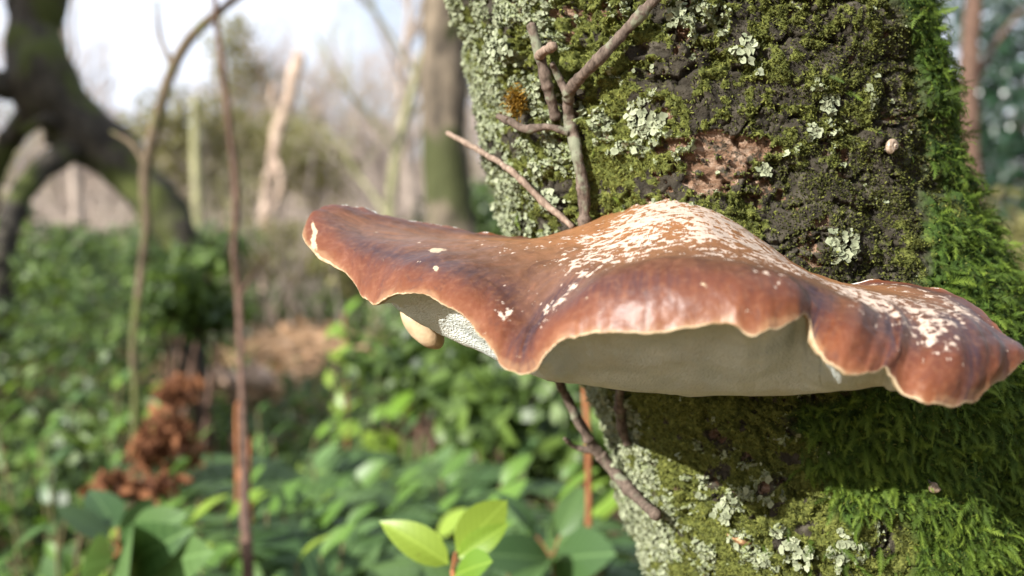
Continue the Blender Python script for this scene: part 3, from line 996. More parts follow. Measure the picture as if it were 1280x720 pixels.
# shed bark chip below the fungus
def chip(px, py, wpx, hpx, name, label, seed):
    c, rn = on_trunk(px, py, .0035)
    g = np.random.default_rng(seed)
    s = np.array([-rn[1], rn[0], 0]); u = np.array([0, 0, 1.0])
    nu, nv = 18, 12
    uu, vv = np.meshgrid(np.linspace(-1, 1, nu), np.linspace(-1, 1, nv))
    k = .41 / FPX / 2
    edge_ = (1 - .8 * np.abs(uu) ** 2.5) * (1 + .9 * (fbm(np.stack([uu * 3, 0 * uu, 0 * uu + seed], -1), 2, seed) - .5))
    X = uu * wpx * k * (1 - .2 * vv * 0); Y = vv * hpx * k * edge_ + X * -.25
    Zf = .0022 * (1 - vv ** 2) * (1 - uu ** 2) + .0016 * (fbm(np.stack([uu * 2, vv * 3, 0 * uu + seed], -1), 3, seed) - .5)
    topv = c + X[..., None] * s + Y[..., None] * u + (Zf + .0012)[..., None] * rn
    botv = c + X[..., None] * s + Y[..., None] * u + (Zf * .5 - .0016)[..., None] * rn
    V = np.concatenate([topv.reshape(-1, 3), botv.reshape(-1, 3)])
    F1 = grid_faces(nv, nu); F2 = grid_faces(nv, nu, flip=True) + nu * nv
    bd = np.concatenate([np.arange(nu), np.arange(1, nv) * nu + nu - 1, (nv - 1) * nu + np.arange(nu - 2, -1, -1), np.arange(nv - 2, 0, -1) * nu])
    F3 = np.stack([bd, bd + nu * nv, np.roll(bd, -1) + nu * nv, np.roll(bd, -1)], -1)
    link(name, np_mesh(name, V, np.vstack([F1, F2, F3])), m_cut, None, label, 'bark chip')


chip(929, 670, 32, 13, 'bark_chip', 'small loose orange bark chip on the moss under the fungus', 3)


# snails
def snail(px, py, size_px, label, tw_):
    c, rn = on_trunk(px, py, .002)
    k = size_px * .41 / FPX
    s = np.array([-rn[1], rn[0], 0]); u = np.array([0, 0, 1.0])
    e = empty('snail', tuple(c), label, 'snail')
    n, m = 90, 14
    a = np.linspace(0, 2.6 * 2 * np.pi, n)
    rr = .46 * k * np.exp((a - a[-1]) / 8.5)
    rad = rr * .62
    cen = c + (np.cos(a + tw_) * (rr - rad * .35))[:, None] * s + (np.sin(a + tw_) * (rr - rad * .35))[:, None] * u + (.34 * k + .30 * k * (1 - a / a[-1]))[:, None] * rn
    link('shell', MB().tube(cen, rad, m, 3, .05).mesh('shell'), m_shell, e)
    q = c + np.stack([np.linspace(-.5, .6, 12) * k]).T * s * math.cos(tw_) + np.linspace(-.5, .6, 12)[:, None] * k * u * math.sin(tw_) + rn * .05 * k
    link('foot', MB().tube(q, k * .16 * np.sin(np.linspace(.3, 2.9, 12)), 8, 4, .1).mesh('foot'), m_foot, e)


m_shell = (lambda t: t.done(t.bsdf(t.ramp(t.noise(t.obj(), 500, 4), [(.35, (.10, .065, .04)), (.65, (.38, .29, .21))]), .35, .5)))(NT('snail_shell'))
m_foot = (lambda t: t.done(t.bsdf((.05, .035, .03), .4, .5)))(NT('snail_foot'))
snail(1106, 184, 19, 'tiny pale snail on the dark bark above the fungus', .6)
snail(1162, 605, 15, 'tiny brown snail on the green moss under the fungus', 2.2)


# ------------------------------------------------------------------ the wood behind
m_oak = bark_mat('oak_bark', (.014, .012, .010), (.07, .060, .045), 26, (.055, .065, .016), .45)
m_sap = bark_mat('sapling_bark', (.04, .024, .018), (.16, .095, .065), 60)
m_sapm = bark_mat('mossy_sapling_bark', (.05, .038, .022), (.17, .125, .080), 60, (.10, .105, .035), .45)
m_birch = bark_mat('rough_trunk_bark', (.018, .015, .012), (.19, .15, .105), 22, (.05, .055, .02), .35)
m_bare = bark_mat('bare_tree_bark', (.15, .12, .10), (.44, .36, .295), 12)
m_bare2 = bark_mat('pale_tree_bark', (.26, .18, .13), (.54, .42, .33), 8)
m_bare3 = bark_mat('green_tree_bark', (.11, .11, .05), (.36, .34, .19), 10)


def px_tube(rows, n, sides=10, seed=0, rough=.2):
    """rows: px, py, depth, width in px"""
    q = catmull([np.append(P(r[0], r[1], r[2]), r[3] / 2 / FPX * r[2]) for r in rows], n)
    return MB().tube(q[:, :3], np.clip(q[:, 3], 1e-4, None), sides, seed, rough)


def to_ground(px, py, d):
    """straight down from that point to the ground"""
    p = P(px, py, d)
    return np.array([p[0], p[1], gz(p[0], p[1]) - .05])


def tree_thing(name, rows_list, mats, label, cat='tree', group=None, sides=10, seed=0, ground=True, rough=.22):
    """rows_list: [(part_name, rows)], first is the trunk starting at its foot"""
    r0 = rows_list[0][1]
    base = to_ground(*r0[0][:3])
    e = empty(name, tuple(base), label, cat, group)
    for k, (pn, rows) in enumerate(rows_list):
        q = np.array([np.append(P(r[0], r[1], r[2]), r[3] / 2 / FPX * r[2]) for r in rows])
        if k == 0 and ground:
            b2 = np.append(base + (q[0, :3] - base) * .4, q[0, 3] * 1.12)
            q = np.vstack([np.append(base, q[0, 3] * 1.45), b2, q])
        c = catmull(q, 14 * len(q))
        link(pn, MB().tube(c[:, :3], np.clip(c[:, 3], 2e-4, None), sides, seed + k, rough).mesh(pn), mats[min(k, len(mats) - 1)], e)
    return e


# gnarled oak with a bent double stem
D = 3.4
oak = tree_thing('gnarled_oak', [
    ('trunk', [(232, 322, D, 46), (205, 268, D, 56), (150, 203, D, 62), (92, 150, D, 76), (50, 95, D - .05, 78), (42, 40, D, 66), (58, -10, D, 60), (80, -120, D, 52), (130, -330, D, 40), (150, -620, D, 25)]),
    ('second_stem', [(118, 182, D, 30), (70, 200, D - .1, 30), (34, 232, D - .2, 28), (14, 275, D - .3, 28), (2, 330, D - .35, 30), (-4, 420, D - .35, 34)]),
    ('limb', [(36, 100, D, 44), (-5, 105, D - .1, 38), (-50, 80, D - .1, 34), (-120, 30, D, 28), (-230, -20, D, 18)]),
    ('limb', [(40, 60, D, 26), (18, 18, D, 16), (8, -30, D, 13), (-20, -130, D, 9)]),
    ('limb', [(50, 130, D, 34), (10, 178, D + .1, 28), (-20, 260, D + .1, 28), (-34, 380, D + .1, 30)]),
    ('limb', [(72, -60, D, 26), (150, -120, D + .2, 18), (260, -170, D + .3, 12), (380, -260, D + .4, 6)]),
    ('limb', [(60, 170, D, 22), (95, 178, D, 18), (60, 150, D - .1, 16), (30, 165, D - .1, 12)]),
], [m_oak], 'gnarled mossy oak with bent trunk and arched second stem', 'tree', sides=16, seed=40, rough=.30)

tree_thing('sapling', [('trunk', [(310, 720, 1.0, 15), (306, 640, 1.1, 13), (305, 560, 1.25, 9), (302, 480, 1.4, 8), (299, 380, 1.5, 9), (293, 320, 1.5, 8), (295, 240, 1.5, 9), (287, 160, 1.5, 8), (278, 80, 1.5, 8), (269, 10, 1.5, 7), (262, -140, 1.5, 9), (250, -400, 1.5, 5)]),
                       ('branch', [(297, 375, 1.5, 5), (318, 340, 1.52, 4), (335, 322, 1.55, 3)]), ('branch', [(270, 15, 1.5, 6), (300, -8, 1.55, 5), (360, -25, 1.6, 3)])],
           [m_sap], 'slim upright reddish brown sapling standing in the undergrowth', seed=60, rough=.12)
tree_thing('sapling', [('trunk', [(166, 600, 1.75, 10), (170, 500, 1.75, 9), (167, 430, 1.75, 10), (178, 330, 1.75, 10), (183, 270, 1.75, 11), (181, 220, 1.75, 13), (192, 165, 1.75, 15), (203, 125, 1.75, 14), (216, 85, 1.75, 14), (236, 50, 1.75, 14), (262, 24, 1.75, 13), (290, 2, 1.75, 10), (340, -30, 1.75, 8), (420, -90, 1.75, 4)]),
                       ('branch', [(216, 84, 1.75, 9), (200, 45, 1.78, 6), (196, 0, 1.8, 4)]), ('branch', [(184, 210, 1.75, 8), (165, 180, 1.78, 6), (140, 165, 1.8, 4)])],
           [m_sapm], 'mossy sapling curving over beside the upright sapling', seed=64, rough=.15)
tree_thing('rough_tree', [('trunk', [(572, 330, 3.1, 72), (562, 250, 3.1, 60), (556, 170, 3.1, 56), (556, 90, 3.1, 58), (554, 20, 3.1, 60), (560, -80, 3.1, 58), (570, -300, 3.1, 48), (590, -700, 3.1, 30)]),
                          ('branch', [(560, -60, 3.1, 24), (520, -140, 3.2, 16), (470, -260, 3.3, 10)]), ('branch', [(566, -140, 3.1, 24), (640, -220, 3.1, 16), (700, -380, 3.0, 8)])],
           [m_birch], 'straight dark rough trunk standing just behind the mossy trunk', sides=18, seed=70, rough=.26)
tree_thing('broken_tree', [('trunk', [(330, 290, 9, 12), (334, 240, 9, 13), (342, 195, 9, 13), (348, 160, 9, 17), (362, 125, 9, 15), (366, 98, 9, 17), (374, 72, 9, 15), (371, 62, 9.1, 5)]),
                           ('limb', [(342, 195, 9, 8), (352, 225, 8.9, 9), (346, 250, 8.9, 7), (334, 270, 8.9, 5)]), ('limb', [(352, 150, 9, 8), (340, 125, 9, 8), (343, 105, 9, 5)])],
           [m_bare2], 'pale sunlit broken tree with stubby twisted limbs', seed=80, rough=.35)
tree_thing('pale_tree', [('trunk', [(1218, 330, 4.2, 30), (1214, 230, 4.2, 26), (1210, 150, 4.2, 24), (1212, 60, 4.2, 22), (1222, -40, 4.2, 18), (1240, -300, 4.2, 10)]),
                         ('limb', [(1212, 120, 4.2, 12), (1240, 60, 4.3, 8), (1280, 10, 4.4, 5)])],
           [m_sap], 'slender brown tree in front of the dark holly', seed=84, rough=.2)
for k, (px, d, w, lab) in enumerate([(248, 7.0, 14, 'short mossy yellow green post-like stump in the wood'), ]):
    tree_thing('tree_stump', [('trunk', [(px, 270, d, w), (px - 3, 200, d, w * .9), (px - 4, 150, d, w * .8), (px - 3, 122, d, w * .55)])], [m_bare3], lab, 'stump', seed=90)


LANDMARKS = [('gnarled oak', 120, 300, 3.4), ('curved mossy sapling', 168, 520, 1.75), ('upright sapling', 304, 520, 1.3), ('dark rough trunk', 568, 320, 3.1), ('pale broken tree', 340, 250, 9), ('wide dark fern', 395, 575, 1.5),
             ('rust red bracken clump', 200, 560, 1.45), ('small green fern', 250, 575, 1.6), ('long blue-green shoot', 150, 680, .95), ('bright oval-leaved seedling', 560, 690, .6), ('broad blue-green leaves', 690, 690, 1.0),
             ('sunlit pale seedling', 425, 400, 2.1), ('fallen pale logs', 290, 495, 4.6), ('mossy fungus trunk', 770, 560, .6), ('green fern under the fungus', 560, 590, 1.35), ('mossy stump', 247, 200, 7), ('holly', 1270, 120, 5.6), ('olive bush', 360, 320, 8.0)]


def near(px, py, d):
    """where a thing stands, told by its nearest neighbour"""
    best = min(LANDMARKS, key=lambda l: ((l[1] - px) / 60) ** 2 + ((l[2] - py) / 90) ** 2 + (4 * math.log(l[3] / d)) ** 2)
    k = d / best[3]
    return ('just in front of the ' if k < .88 else 'behind the ' if k > 1.14 else 'beside the ') + best[0]


# bare winter trees: three grown forms, copied
def grow(seed, height, r0, spread=.55, levels=4, lean=0.0):
    g = random.Random(seed)
    trunk, crown = MB(), MB()

    def branch(p, d, L, r, lev):
        n = 8 if lev == 0 else 6
        pts = [p]; dd = Vector(d)
        for i in range(n):
            dd = (dd + Vector((g.gauss(0, .11), g.gauss(0, .11), g.gauss(.05, .08)))).normalized()
            pts.append(pts[-1] + dd * (L / n))
        rad = np.linspace(r, r * .38, n + 1)
        if lev == 0:
            c = catmull(pts, 26); trunk.tube(c, np.interp(np.linspace(0, 1, 26), np.linspace(0, 1, n + 1), rad), 9, seed, .18)
        else:
            crown.tube(pts, rad, 4 if lev > 1 else 6, seed, 0, False)
        if lev >= levels:
            return
        kids = [7, 6, 5, 4][lev]
        for i in range(kids):
            u = g.uniform(.28 if lev else .3, 1.0)
            k = min(int(u * n), n - 1)
            q = pts[k].lerp(pts[k + 1], u * n - k)
            ax = (pts[k + 1] - pts[k]).normalized()
            perp = ax.orthogonal().normalized()
            perp.rotate(Quaternion(ax, g.uniform(0, 6.283)))
            nd = (ax * (1 - spread) + perp * spread * g.uniform(.7, 1.2) + Vector((0, 0, .12))).normalized()
            branch(q, nd, L * g.uniform(.38, .62), r * (1 - .6 * u) * .55, lev + 1)
    branch(Vector((0, 0, 0)), Vector((lean, 0, 1)).normalized(), height, r0, 0)
    return trunk.mesh('trunk', True), crown.mesh('crown', True)


forms = [grow(1, 5.2, .10, .6, 4, .05), grow(2, 6.5, .12, .5, 4, -.08), grow(5, 4.2, .07, .65, 4, .12), grow(9, 7.5, .15, .55, 4, 0.0)]
bare_mats = [m_bare, m_bare, m_bare3, m_bare2]
fmesh = []
for (a, b), mm in zip(forms, bare_mats):
    a.materials.append(mm); b.materials.append(mm); fmesh.append((a, b))


def bare_tree(px, d, form, sc, rz, label, group):
    label = label or '%s %s bare tree %s, %s' % ('small' if sc < .38 else 'large' if sc > .6 else 'middling', ['brown many-branched', 'narrow brown', 'spreading greenish', 'pale straight'][form], near(px, 260, d), 'low on the slope' if d < 15 else 'halfway up the slope' if d < 26 else 'high on the far slope')
    x = (px - 640) / FPX * d; y = d
    e = empty('bare_tree', (x, y, gz(x, y) - .05), label, 'tree', group)
    for pn, m in zip(('trunk', 'crown'), fmesh[form]):
        o = bpy.data.objects.new(pn, m); COL.objects.link(o); o.parent = e
    e.rotation_euler = (0, 0, rz); e.scale = (sc, sc, sc)
    return e


g = random.Random(4)
for k in range(40):
    d = g.uniform(9, 40)
    px = (g.uniform(-180, 700) if k % 3 else g.uniform(300, 640)) if k < 34 else g.uniform(1150, 1500)
    bare_tree(px, d, g.randrange(4), g.uniform(.5, .85) * (0.38 + d / 75), g.uniform(0, 6.28), None, 'bare trees of the wood behind')
for px, d, f, s in ((475, 6.2, 2, .62), (105, 8.0, 0, .6), (520, 9.5, 1, .55)):
    bare_tree(px, d, f, s, px, None, 'bare trees of the wood behind')

# ------------------------------------------------------------------ leaves
def leaf_mesh(name, width=.5, fold=.12, curl=.15, serr=0.0, n=9):
    """unit-length leaf along +Y, upper side +Z"""
    v = np.linspace(0, 1, n)
    w = width * .5 * np.sin(np.pi * v ** .85) ** .8
    w = w * (1 + serr * np.where(np.arange(n) % 2, 1, -1) * (v > .05) * (v < .95))
    z = -curl * (v - .3) ** 2
    rows = []
    for a, b, c in zip(v, w, z):
        rows.append([(-b, a, c + fold * b * 1.2), (-b * .5, a + .01, c + fold * b * .75), (0, a, c), (b * .5, a + .01, c + fold * b * .75), (b, a, c + fold * b * 1.2)])
    return np_mesh(name, np.array(rows), grid_faces(n, 5))


m_ev = leaf_mat('evergreen_leaf', (.045, .100, .018), (.135, .245, .036), .44, .4, .34)
m_br = leaf_mat('bright_leaf', (.13, .25, .025), (.28, .38, .05), .42, .45, .42)
m_bl = leaf_mat('blue_green_leaf', (.040, .085, .026), (.11, .19, .055), .40, .42, .28)
m_fern = leaf_mat('fern_green', (.042, .088, .026), (.11, .185, .05), .5, .35, .3)
m_dead = leaf_mat('dead_bracken', (.06, .020, .010), (.20, .062, .028), .85, .1, .2)
m_litter = leaf_mat('pale_dead_leaf', (.36, .20, .10), (.62, .44, .30), .7, .2, .25)
LM = {}
for key, mt in (('ev', m_ev), ('br', m_br), ('bl', m_bl), ('dead', m_dead), ('lit', m_litter)):
    LM[key] = []
    for v in range(3):
        me = leaf_mesh('leaf', [.52, .44, .6][v], [.15, .3, .05][v], [.2, .35, .1][v], .05 if key == 'ev' else 0)
        me.materials.append(mt); LM[key].append(me)
m_stem = bark_mat('green_stem', (.05, .05, .02), (.16, .13, .06), 50)
m_rstem = bark_mat('red_stem', (.12, .045, .02), (.34, .14, .06), 50)


def add_leaf(e, pos, direc, length, key, g, roll=None):
    y = Vector(direc).normalized()
    up = Vector((g.gauss(-.45, .35), g.gauss(-.45, .35), 1))
    x = y.cross(up)
    if x.length < 1e-3: x = Vector((1, 0, 0))
    x.normalize(); z = x.cross(y)
    M = Matrix((x, y, z)).transposed().to_4x4()
    if roll: M = M @ Matrix.Rotation(roll, 4, 'Y')
    M = Matrix.Translation(Vector(pos)) @ M @ Matrix.Scale(length, 4)
    o = bpy.data.objects.new('leaf', g.choice(LM[key])); COL.objects.link(o)
    o.parent = e
    o.matrix_basis = M if e.type == 'MESH' else e.matrix_basis.inverted() @ M
    return o


def plant(name, px, py, d, nl, leaf, key, seed, label, cat='plant', group=None, spread=.10, stems=2, stem_mat=None, top_frac=.55):
    """leafy plant whose top is seen at px,py at depth d"""
    g = random.Random(seed)
    tip = V3(px, py, d)
    gzv = gz(tip.x, tip.y)
    base = Vector((tip.x + g.uniform(-.04, .04), tip.y + g.uniform(-.02, .06), gzv - .02))
    e = empty(name, tuple(base), label, cat, group)
    H = tip.z - base.z
    mbs = []
    for s in range(stems):
        t2 = tip + Vector((g.uniform(-1, 1) * spread, g.uniform(-1, 1) * spread, -abs(g.gauss(0, .25)) * H * .5 if s else 0))
        pts = catmull([base + Vector((g.uniform(-.02, .02), g.uniform(-.02, .02), 0)), base.lerp(t2, .5) + Vector((g.uniform(-.03, .03), g.uniform(-.03, .03), 0)), t2], 14)
        st_ = link('stem', MB().tube(pts, np.linspace(.004, .0018, 14), 5).mesh('stem'), stem_mat or m_stem, e)
        nn = max(3, nl // stems)
        for i in range(nn):
            u = 1 - top_frac * (i / nn)
            p = Vector(pts[int(u * 13)])
            a = i * 2.4 + g.uniform(-.4, .4)
            out = Vector((math.cos(a), math.sin(a), g.uniform(-.15, .75) if i > 1 else 1.0))
            add_leaf(st_, p, out, leaf * g.uniform(.7, 1.15), key, g)
    return e


# plant with hand-placed leaves close by
def posed_plant(name, label, base_px, leaves, key, seed, stem_mat):
    g = random.Random(seed)
    bp = V3(*base_px)
    foot = Vector((bp.x + .02, bp.y + .03, gz(bp.x, bp.y) - .02))
    e = empty(name, tuple(foot), label, 'plant')
    link('stem', MB().tube(catmull([foot, foot.lerp(bp, .6) + Vector((.015, 0, 0)), bp], 16), np.linspace(.004, .0016, 16), 6).mesh('stem'), stem_mat, e)
    for (x0, y0, d0, x1, y1, d1, sc, roll) in leaves:
        a, b = V3(x0, y0, d0), V3(x1, y1, d1)
        if (a - bp).length > .006:
            link('stalk', MB().tube(catmull([bp, bp.lerp(a, .5) + Vector((0, 0, .002)), a], 6), np.linspace(.0012, .0008, 6), 5).mesh('stalk'), stem_mat, e)
        add_leaf(e, a, b - a, (b - a).length * sc, key, g, roll)
    return e


posed_plant('seedling', 'young bright green seedling with oval leaves below the fungus', (566, 712, .60),
            [(562, 705, .60, 486, 655, .60, 1.12, -1.0), (570, 690, .60, 632, 628, .62, 1.05, .7), (572, 698, .60, 634, 655, .60, 1.0, .9), (566, 720, .60, 612, 700, .57, 1.0, .5)], 'br', 3, m_rstem)
posed_plant('laurel_shoot', 'shoot of long glossy blue-green leaves low in the undergrowth', (150, 690, .95),
            [(138, 672, .95, 72, 632, .93, 1, .9), (152, 672, .95, 192, 622, .97, 1, 1.0), (160, 690, .95, 222, 642, .90, 1, .9), (140, 700, .95, 88, 712, .85, 1, .4), (155, 712, .95, 212, 668, .86, 1, 1.1),
             (150, 700, .95, 135, 735, .80, 1, .2), (146, 660, .96, 112, 606, 1.0, 1, .6), (175, 712, .94, 250, 690, .85, 1, .8)], 'bl', 5, m_rstem)
posed_plant('laurel_shoot', 'broad dark blue-green leaves beside the foot of the mossy trunk', (690, 700, 1.0),
            [(670, 670, 1.0, 625, 610, 1.0, 1, .8), (700, 670, 1.0, 728, 606, 1.02, 1, .6), (690, 700, 1.0, 765, 690, .92, 1, .2), (690, 700, 1.0, 650, 730, .9, 1, -.2), (690, 690, 1.0, 700, 610, 1.05, 1, -.8), (690, 700, 1.0, 600, 690, .95, 1, -.4)], 'bl', 6, m_rstem)
plant('seedling', 425, 392, 2.1, 10, .062, 'br', 21, 'sunlit pale green seedling in front of the brown litter patch', spread=.03, stems=1, top_frac=.3, stem_mat=m_rstem)
plant('seedling', 432, 425, 1.9, 8, .05, 'br', 22, 'low bright seedling under the pale green seedling', spread=.05, stems=2, top_frac=.4)

g = random.Random(12)
used_labels = {}


def plant_label(key, nl, lf, px, py, d):
    lab = plant_label0(key, nl, lf, px, py, d)
    if lab in used_labels:
        lab = lab.replace('sparse', 'thin open').replace('bushy', 'dense rounded')
    used_labels[lab] = 1
    return lab


def plant_label0(key, nl, lf, px, py, d):
    return '%s %s %s plant %s' % ('bushy' if nl > 10 else 'sparse', 'large-leaved' if lf > .056 else 'small-leaved', {'ev': 'dark green', 'bl': 'glossy blue-green', 'br': 'light green'}[key], near(px, py, d))


GR1 = 'leafy plants of the undergrowth'
for k in range(46):
    px = g.uniform(430, 790); py = g.uniform(455, 700)
    if px < 470 and py < 540:
        py += 110
    d = .36 * FPX / (py - 300) * g.uniform(.92, 1.1) * .95
    key = g.choice(['ev', 'ev', 'bl', 'br'])
    nl, lf = g.randint(8, 13), g.uniform(.045, .07)
    plant('leafy_plant', px, py, d, nl, lf, key, 200 + k, plant_label(key, nl, lf, px, py, d), 'plant', GR1, spread=.09, stems=2)
for k in range(60):
    px = g.uniform(-60, 430); py = g.uniform(385, 705)
    if px > 255 and py < 540:
        py += 130
    d = .36 * FPX / (py - 300) * g.uniform(.9, 1.12)
    key = g.choice(['ev', 'ev', 'ev', 'bl', 'br'])
    nl, lf = g.randint(7, 12), g.uniform(.04, .065)
    plant('leafy_plant', px, py, d, nl, lf, key, 300 + k, plant_label(key, nl, lf, px, py, d), 'plant', 'leafy plants among the saplings', spread=.10, stems=2)


# ferns
def fern(px, py, d, nf, L, seed, label, mat, name='fern', group=None, droop=.9):
    g = np.random.default_rng(seed)
    c = P(px, py, d)
    e = empty(name, (float(c[0]), float(c[1]), gz(c[0], c[1])), label, 'fern', group)
    for f in range(nf):
        az = f * 2.4 + g.uniform(-.4, .4)
        n = 20
        dirh = np.array([math.cos(az), math.sin(az), 0])
        u = np.linspace(0, 1, n)
        ln = L * g.uniform(.75, 1.1)
        root = np.array([c[0], c[1], c[2] - ln * .28])
        pts = root + dirh * (u * ln * .85)[:, None] + np.array([0, 0, 1.0]) * (ln * (.75 * u - droop * .72 * u ** 2))[:, None]
        T = nz_(np.gradient(pts, axis=0)); side = nz_(np.cross(T, np.array([0, 0, 1.0])))
        V = []; 
        pl_ = ln * .24 * np.sin(np.pi * (u * .85 + .12)) ** .8
        for k in range(2, n):
            for s in (-1, 1):
                b0 = pts[k]; tip = b0 + (side[k] * s * .9 + T[k] * .4 + np.array([0, 0, g.normal(-.12, .1)])) * pl_[k]
                mid = (b0 + tip) / 2; wv = T[k] * ln * .024
                V.append([b0 - wv, mid - wv * 1.1 , tip, mid + wv * 1.1, b0 + wv])
        nn = len(V)
        bq = np.arange(nn)[:, None] * 5
        F = np.concatenate([bq + np.array([0, 1, 4]), bq + np.array([1, 3, 4]), bq + np.array([1, 2, 3])])
        m = MB().tube(pts, np.linspace(.003, .001, n), 4, 0, 0, False)
        q = np.vstack(m.F)
        Fq = np.vstack([q[:, :3], q[:, [0, 2, 3]]])
        Vt = np.vstack(m.V)
        link('frond', np_mesh('frond', np.vstack([Vt, np.array(V).reshape(-1, 3)]), np.vstack([Fq, F + len(Vt)]), False), mat, e)
    # hidden foot of the fern
    link('stalk', MB().tube(np.linspace([c[0], c[1], gz(c[0], c[1]) - .02], [c[0], c[1], c[2] - L * .26], 5), np.full(5, .006), 5).mesh('stalk'), m_stem, e)
    return e


fern(650, 655, 1.15, 9, .26, 1, 'dark green fern in front of the broad blue-green leaves', m_fern)
fern(395, 575, 1.5, 10, .38, 2, 'wide dark fern beside the foot of the upright sapling', m_fern)
fern(400, 675, 1.1, 9, .28, 3, 'low dark fern between the upright sapling and the bright seedling', m_fern)
fern(250, 575, 1.6, 7, .20, 4, 'small green fern between the two saplings', m_fern)
fern(560, 590, 1.35, 8, .24, 7, 'green fern under the knobbly left edge of the fungus', m_fern)
# thin reddish stems
for k, (x0, x1, y1, d) in enumerate([(290, 296, 520, 1.35), (300, 312, 560, 1.3), (318, 300, 600, 1.25), (733, 731, 485, 1.0)]):
    a = P(x0, 760, d); a[2] = gz(a[0], a[1]) - .02
    link('dry_stem', MB().tube(catmull([a, P((x0 + x1) / 2 + 4, 640, d), P(x1, y1, d), P(x1 + 3, y1 - 18, d)], 24), np.linspace(.0042, .002, 24), 7, k, .15).mesh('dry_stem'), m_rstem, None,
         'thin orange brown dry stem beside the mossy trunk' if k == 3 else 'thin reddish dry stem at the foot of the upright sapling', 'stem', None if k == 3 else 'dry stems by the sapling')

# fallen leaves catching the sun
g = random.Random(31)
for k in range(110):
    y = g.uniform(4.0, 7.0); px = g.gauss(370, 60)
    x = (px - 640) / FPX * y
    e_l = bpy.data.objects.new('fallen_leaf', g.choice(LM['lit'])); COL.objects.link(e_l)
    e_l.matrix_basis = Matrix.Translation((x, y, gz(x, y) + .02)) @ Matrix.Rotation(g.uniform(0, 6.28), 4, 'Z') @ Matrix.Rotation(g.gauss(.35, .3), 4, 'X') @ Matrix.Scale(g.uniform(.07, .12), 4)
    e_l['label'] = 'pale dry fallen leaf on the sunlit litter patch'; e_l['category'] = 'leaf'; e_l['group'] = 'fallen leaves on the litter patch'
# pale fallen log
m_log = bark_mat('peeled_log', (.34, .20, .13), (.66, .50, .39), 14)
for (xa, xb, y, w, lab) in ((250, 300, 4.6, .045, 'pale peeled log lying behind the dead bracken'), (306, 334, 4.75, .055, 'short pale log end lying behind the upright sapling')):
    for q_ in range(12):          # slide along the ground until it shows at the right height
        x0 = (xa - 640) / FPX * y
        y += .5 * (((.8 - gz(x0, y) - w) * FPX / 186.0) - y)
    a = np.array([(xa - 640) / FPX * y, y, 0]); b = np.array([(xb - 640) / FPX * y, y - .05, 0])
    a[2] = gz(a[0], a[1]) + w * .8; b[2] = gz(b[0], b[1]) + w * .7
    a[2] += .05; b[2] += .06
    e_l = empty('fallen_log', tuple(a), lab, 'log')
    link('wood', MB().tube(catmull([a, (a + b) / 2 + np.array([0, .02, .012]), b], 24), np.linspace(w, w * .85, 24), 14, xa, .2).mesh('wood'), m_log, e_l)
    link('stub', MB().tube(catmull([a * .6 + b * .4, a * .55 + b * .45 + np.array([0, -.03, w * 1.4])], 6), np.linspace(w * .4, w * .25, 6), 8, 5, .1).mesh('stub'), m_log, e_l)

# mass of ground cover
def leaf_mass(name, Pp, size, g, mat, label, cat, flat=1.0, parent=None):
    n = len(Pp)
    N = nz_(g.normal(size=(n, 3)) * .55 + np.array([-.42, -.45, flat * .85]))
    T, Bt = tangent_frame(N, g)
    L = size[:, None]; W = size[:, None] * g.uniform(.3, .5, (n, 1))
    c = N * L * .08
    V = np.stack([Pp - T * L * .5, Pp - T * L * .15 + Bt * W * .5 + c, Pp + T * L * .22 + Bt * W * .42 + c, Pp + T * L * .55 - c, Pp + T * L * .22 - Bt * W * .42 + c, Pp - T * L * .15 - Bt * W * .5 + c], 1)
    b = np.arange(n)[:, None] * 6
    F = np.concatenate([b + np.array([0, 1, 5, 5])[:4][[0, 1, 2]], b + np.array([1, 2, 5]), b + np.array([2, 4, 5]), b + np.array([2, 3, 4])], 0)
    me = np_mesh(name, V, F, False)
    attr(me, 'tint', np.repeat(g.beta(1.2, 1.8, n), 6))
    o = link(name, me, mat, parent, label, cat, None, 'stuff')
    return o


m_gc = leaf_mat('ground_cover_leaf', (.020, .042, .011), (.16, .245, .045), .46, .38, .34, 'tint')
g = np.random.default_rng(15)
n = 84000
yy = g.uniform(1.1 ** .5, 15 ** .5, n) ** 2
xx = (g.uniform(-1, 1, n) * .72 - .05) * (yy + .4)
hz = .10 + .36 * fbm(np.stack([xx * 1.6, yy * 1.6, 0 * xx], -1), 3, 120) + .25 * sstep(4, 8, yy) * fbm(np.stack([xx * .7, yy * .7, 0 * xx], -1), 2, 121)
gap = fbm(np.stack([xx * .9 + 5, yy * .9, 0 * xx], -1), 3, 125)
pxx = 640 + xx / yy * FPX
lit_gap = np.exp(-((pxx - 365) / 130) ** 2 - ((yy - 5.7) / 1.25) ** 4)
keep = (gap > .33) & (g.uniform(0, 1, n) > sstep(9.0, 15, yy + 4 * (gap - .5)) * .95) & (g.uniform(0, 1, n) > lit_gap * 1.15) & ~((np.abs(xx - .17) < .22) & (yy < 1.3))
hz = hz * (1 - .62 * np.exp(-((pxx - 350) / 130) ** 2 - ((yy - 4.0) / 2.4) ** 4))
hz = hz * (1 - .25 * (yy < 1.8)) + sstep(270, 120, pxx) * sstep(1.9, 3.0, yy) * sstep(9, 5, yy) * (.12 + .62 * fbm(np.stack([xx * 1.3 + 9, yy * 1.3, 0 * xx], -1), 4, 131))
low = (pxx > 238) & (pxx < 352) & (yy > 1.5) & (yy < 4.6)
hz = np.where(low, np.minimum(hz, np.clip(.78 - .168 * yy - terrain(xx, yy), .02, 1)), hz)      # thin low growth in front of the logs
Pg = np.stack([xx, yy, terrain(xx, yy) + hz * g.uniform(.25, 1.0, n)], -1)[keep]
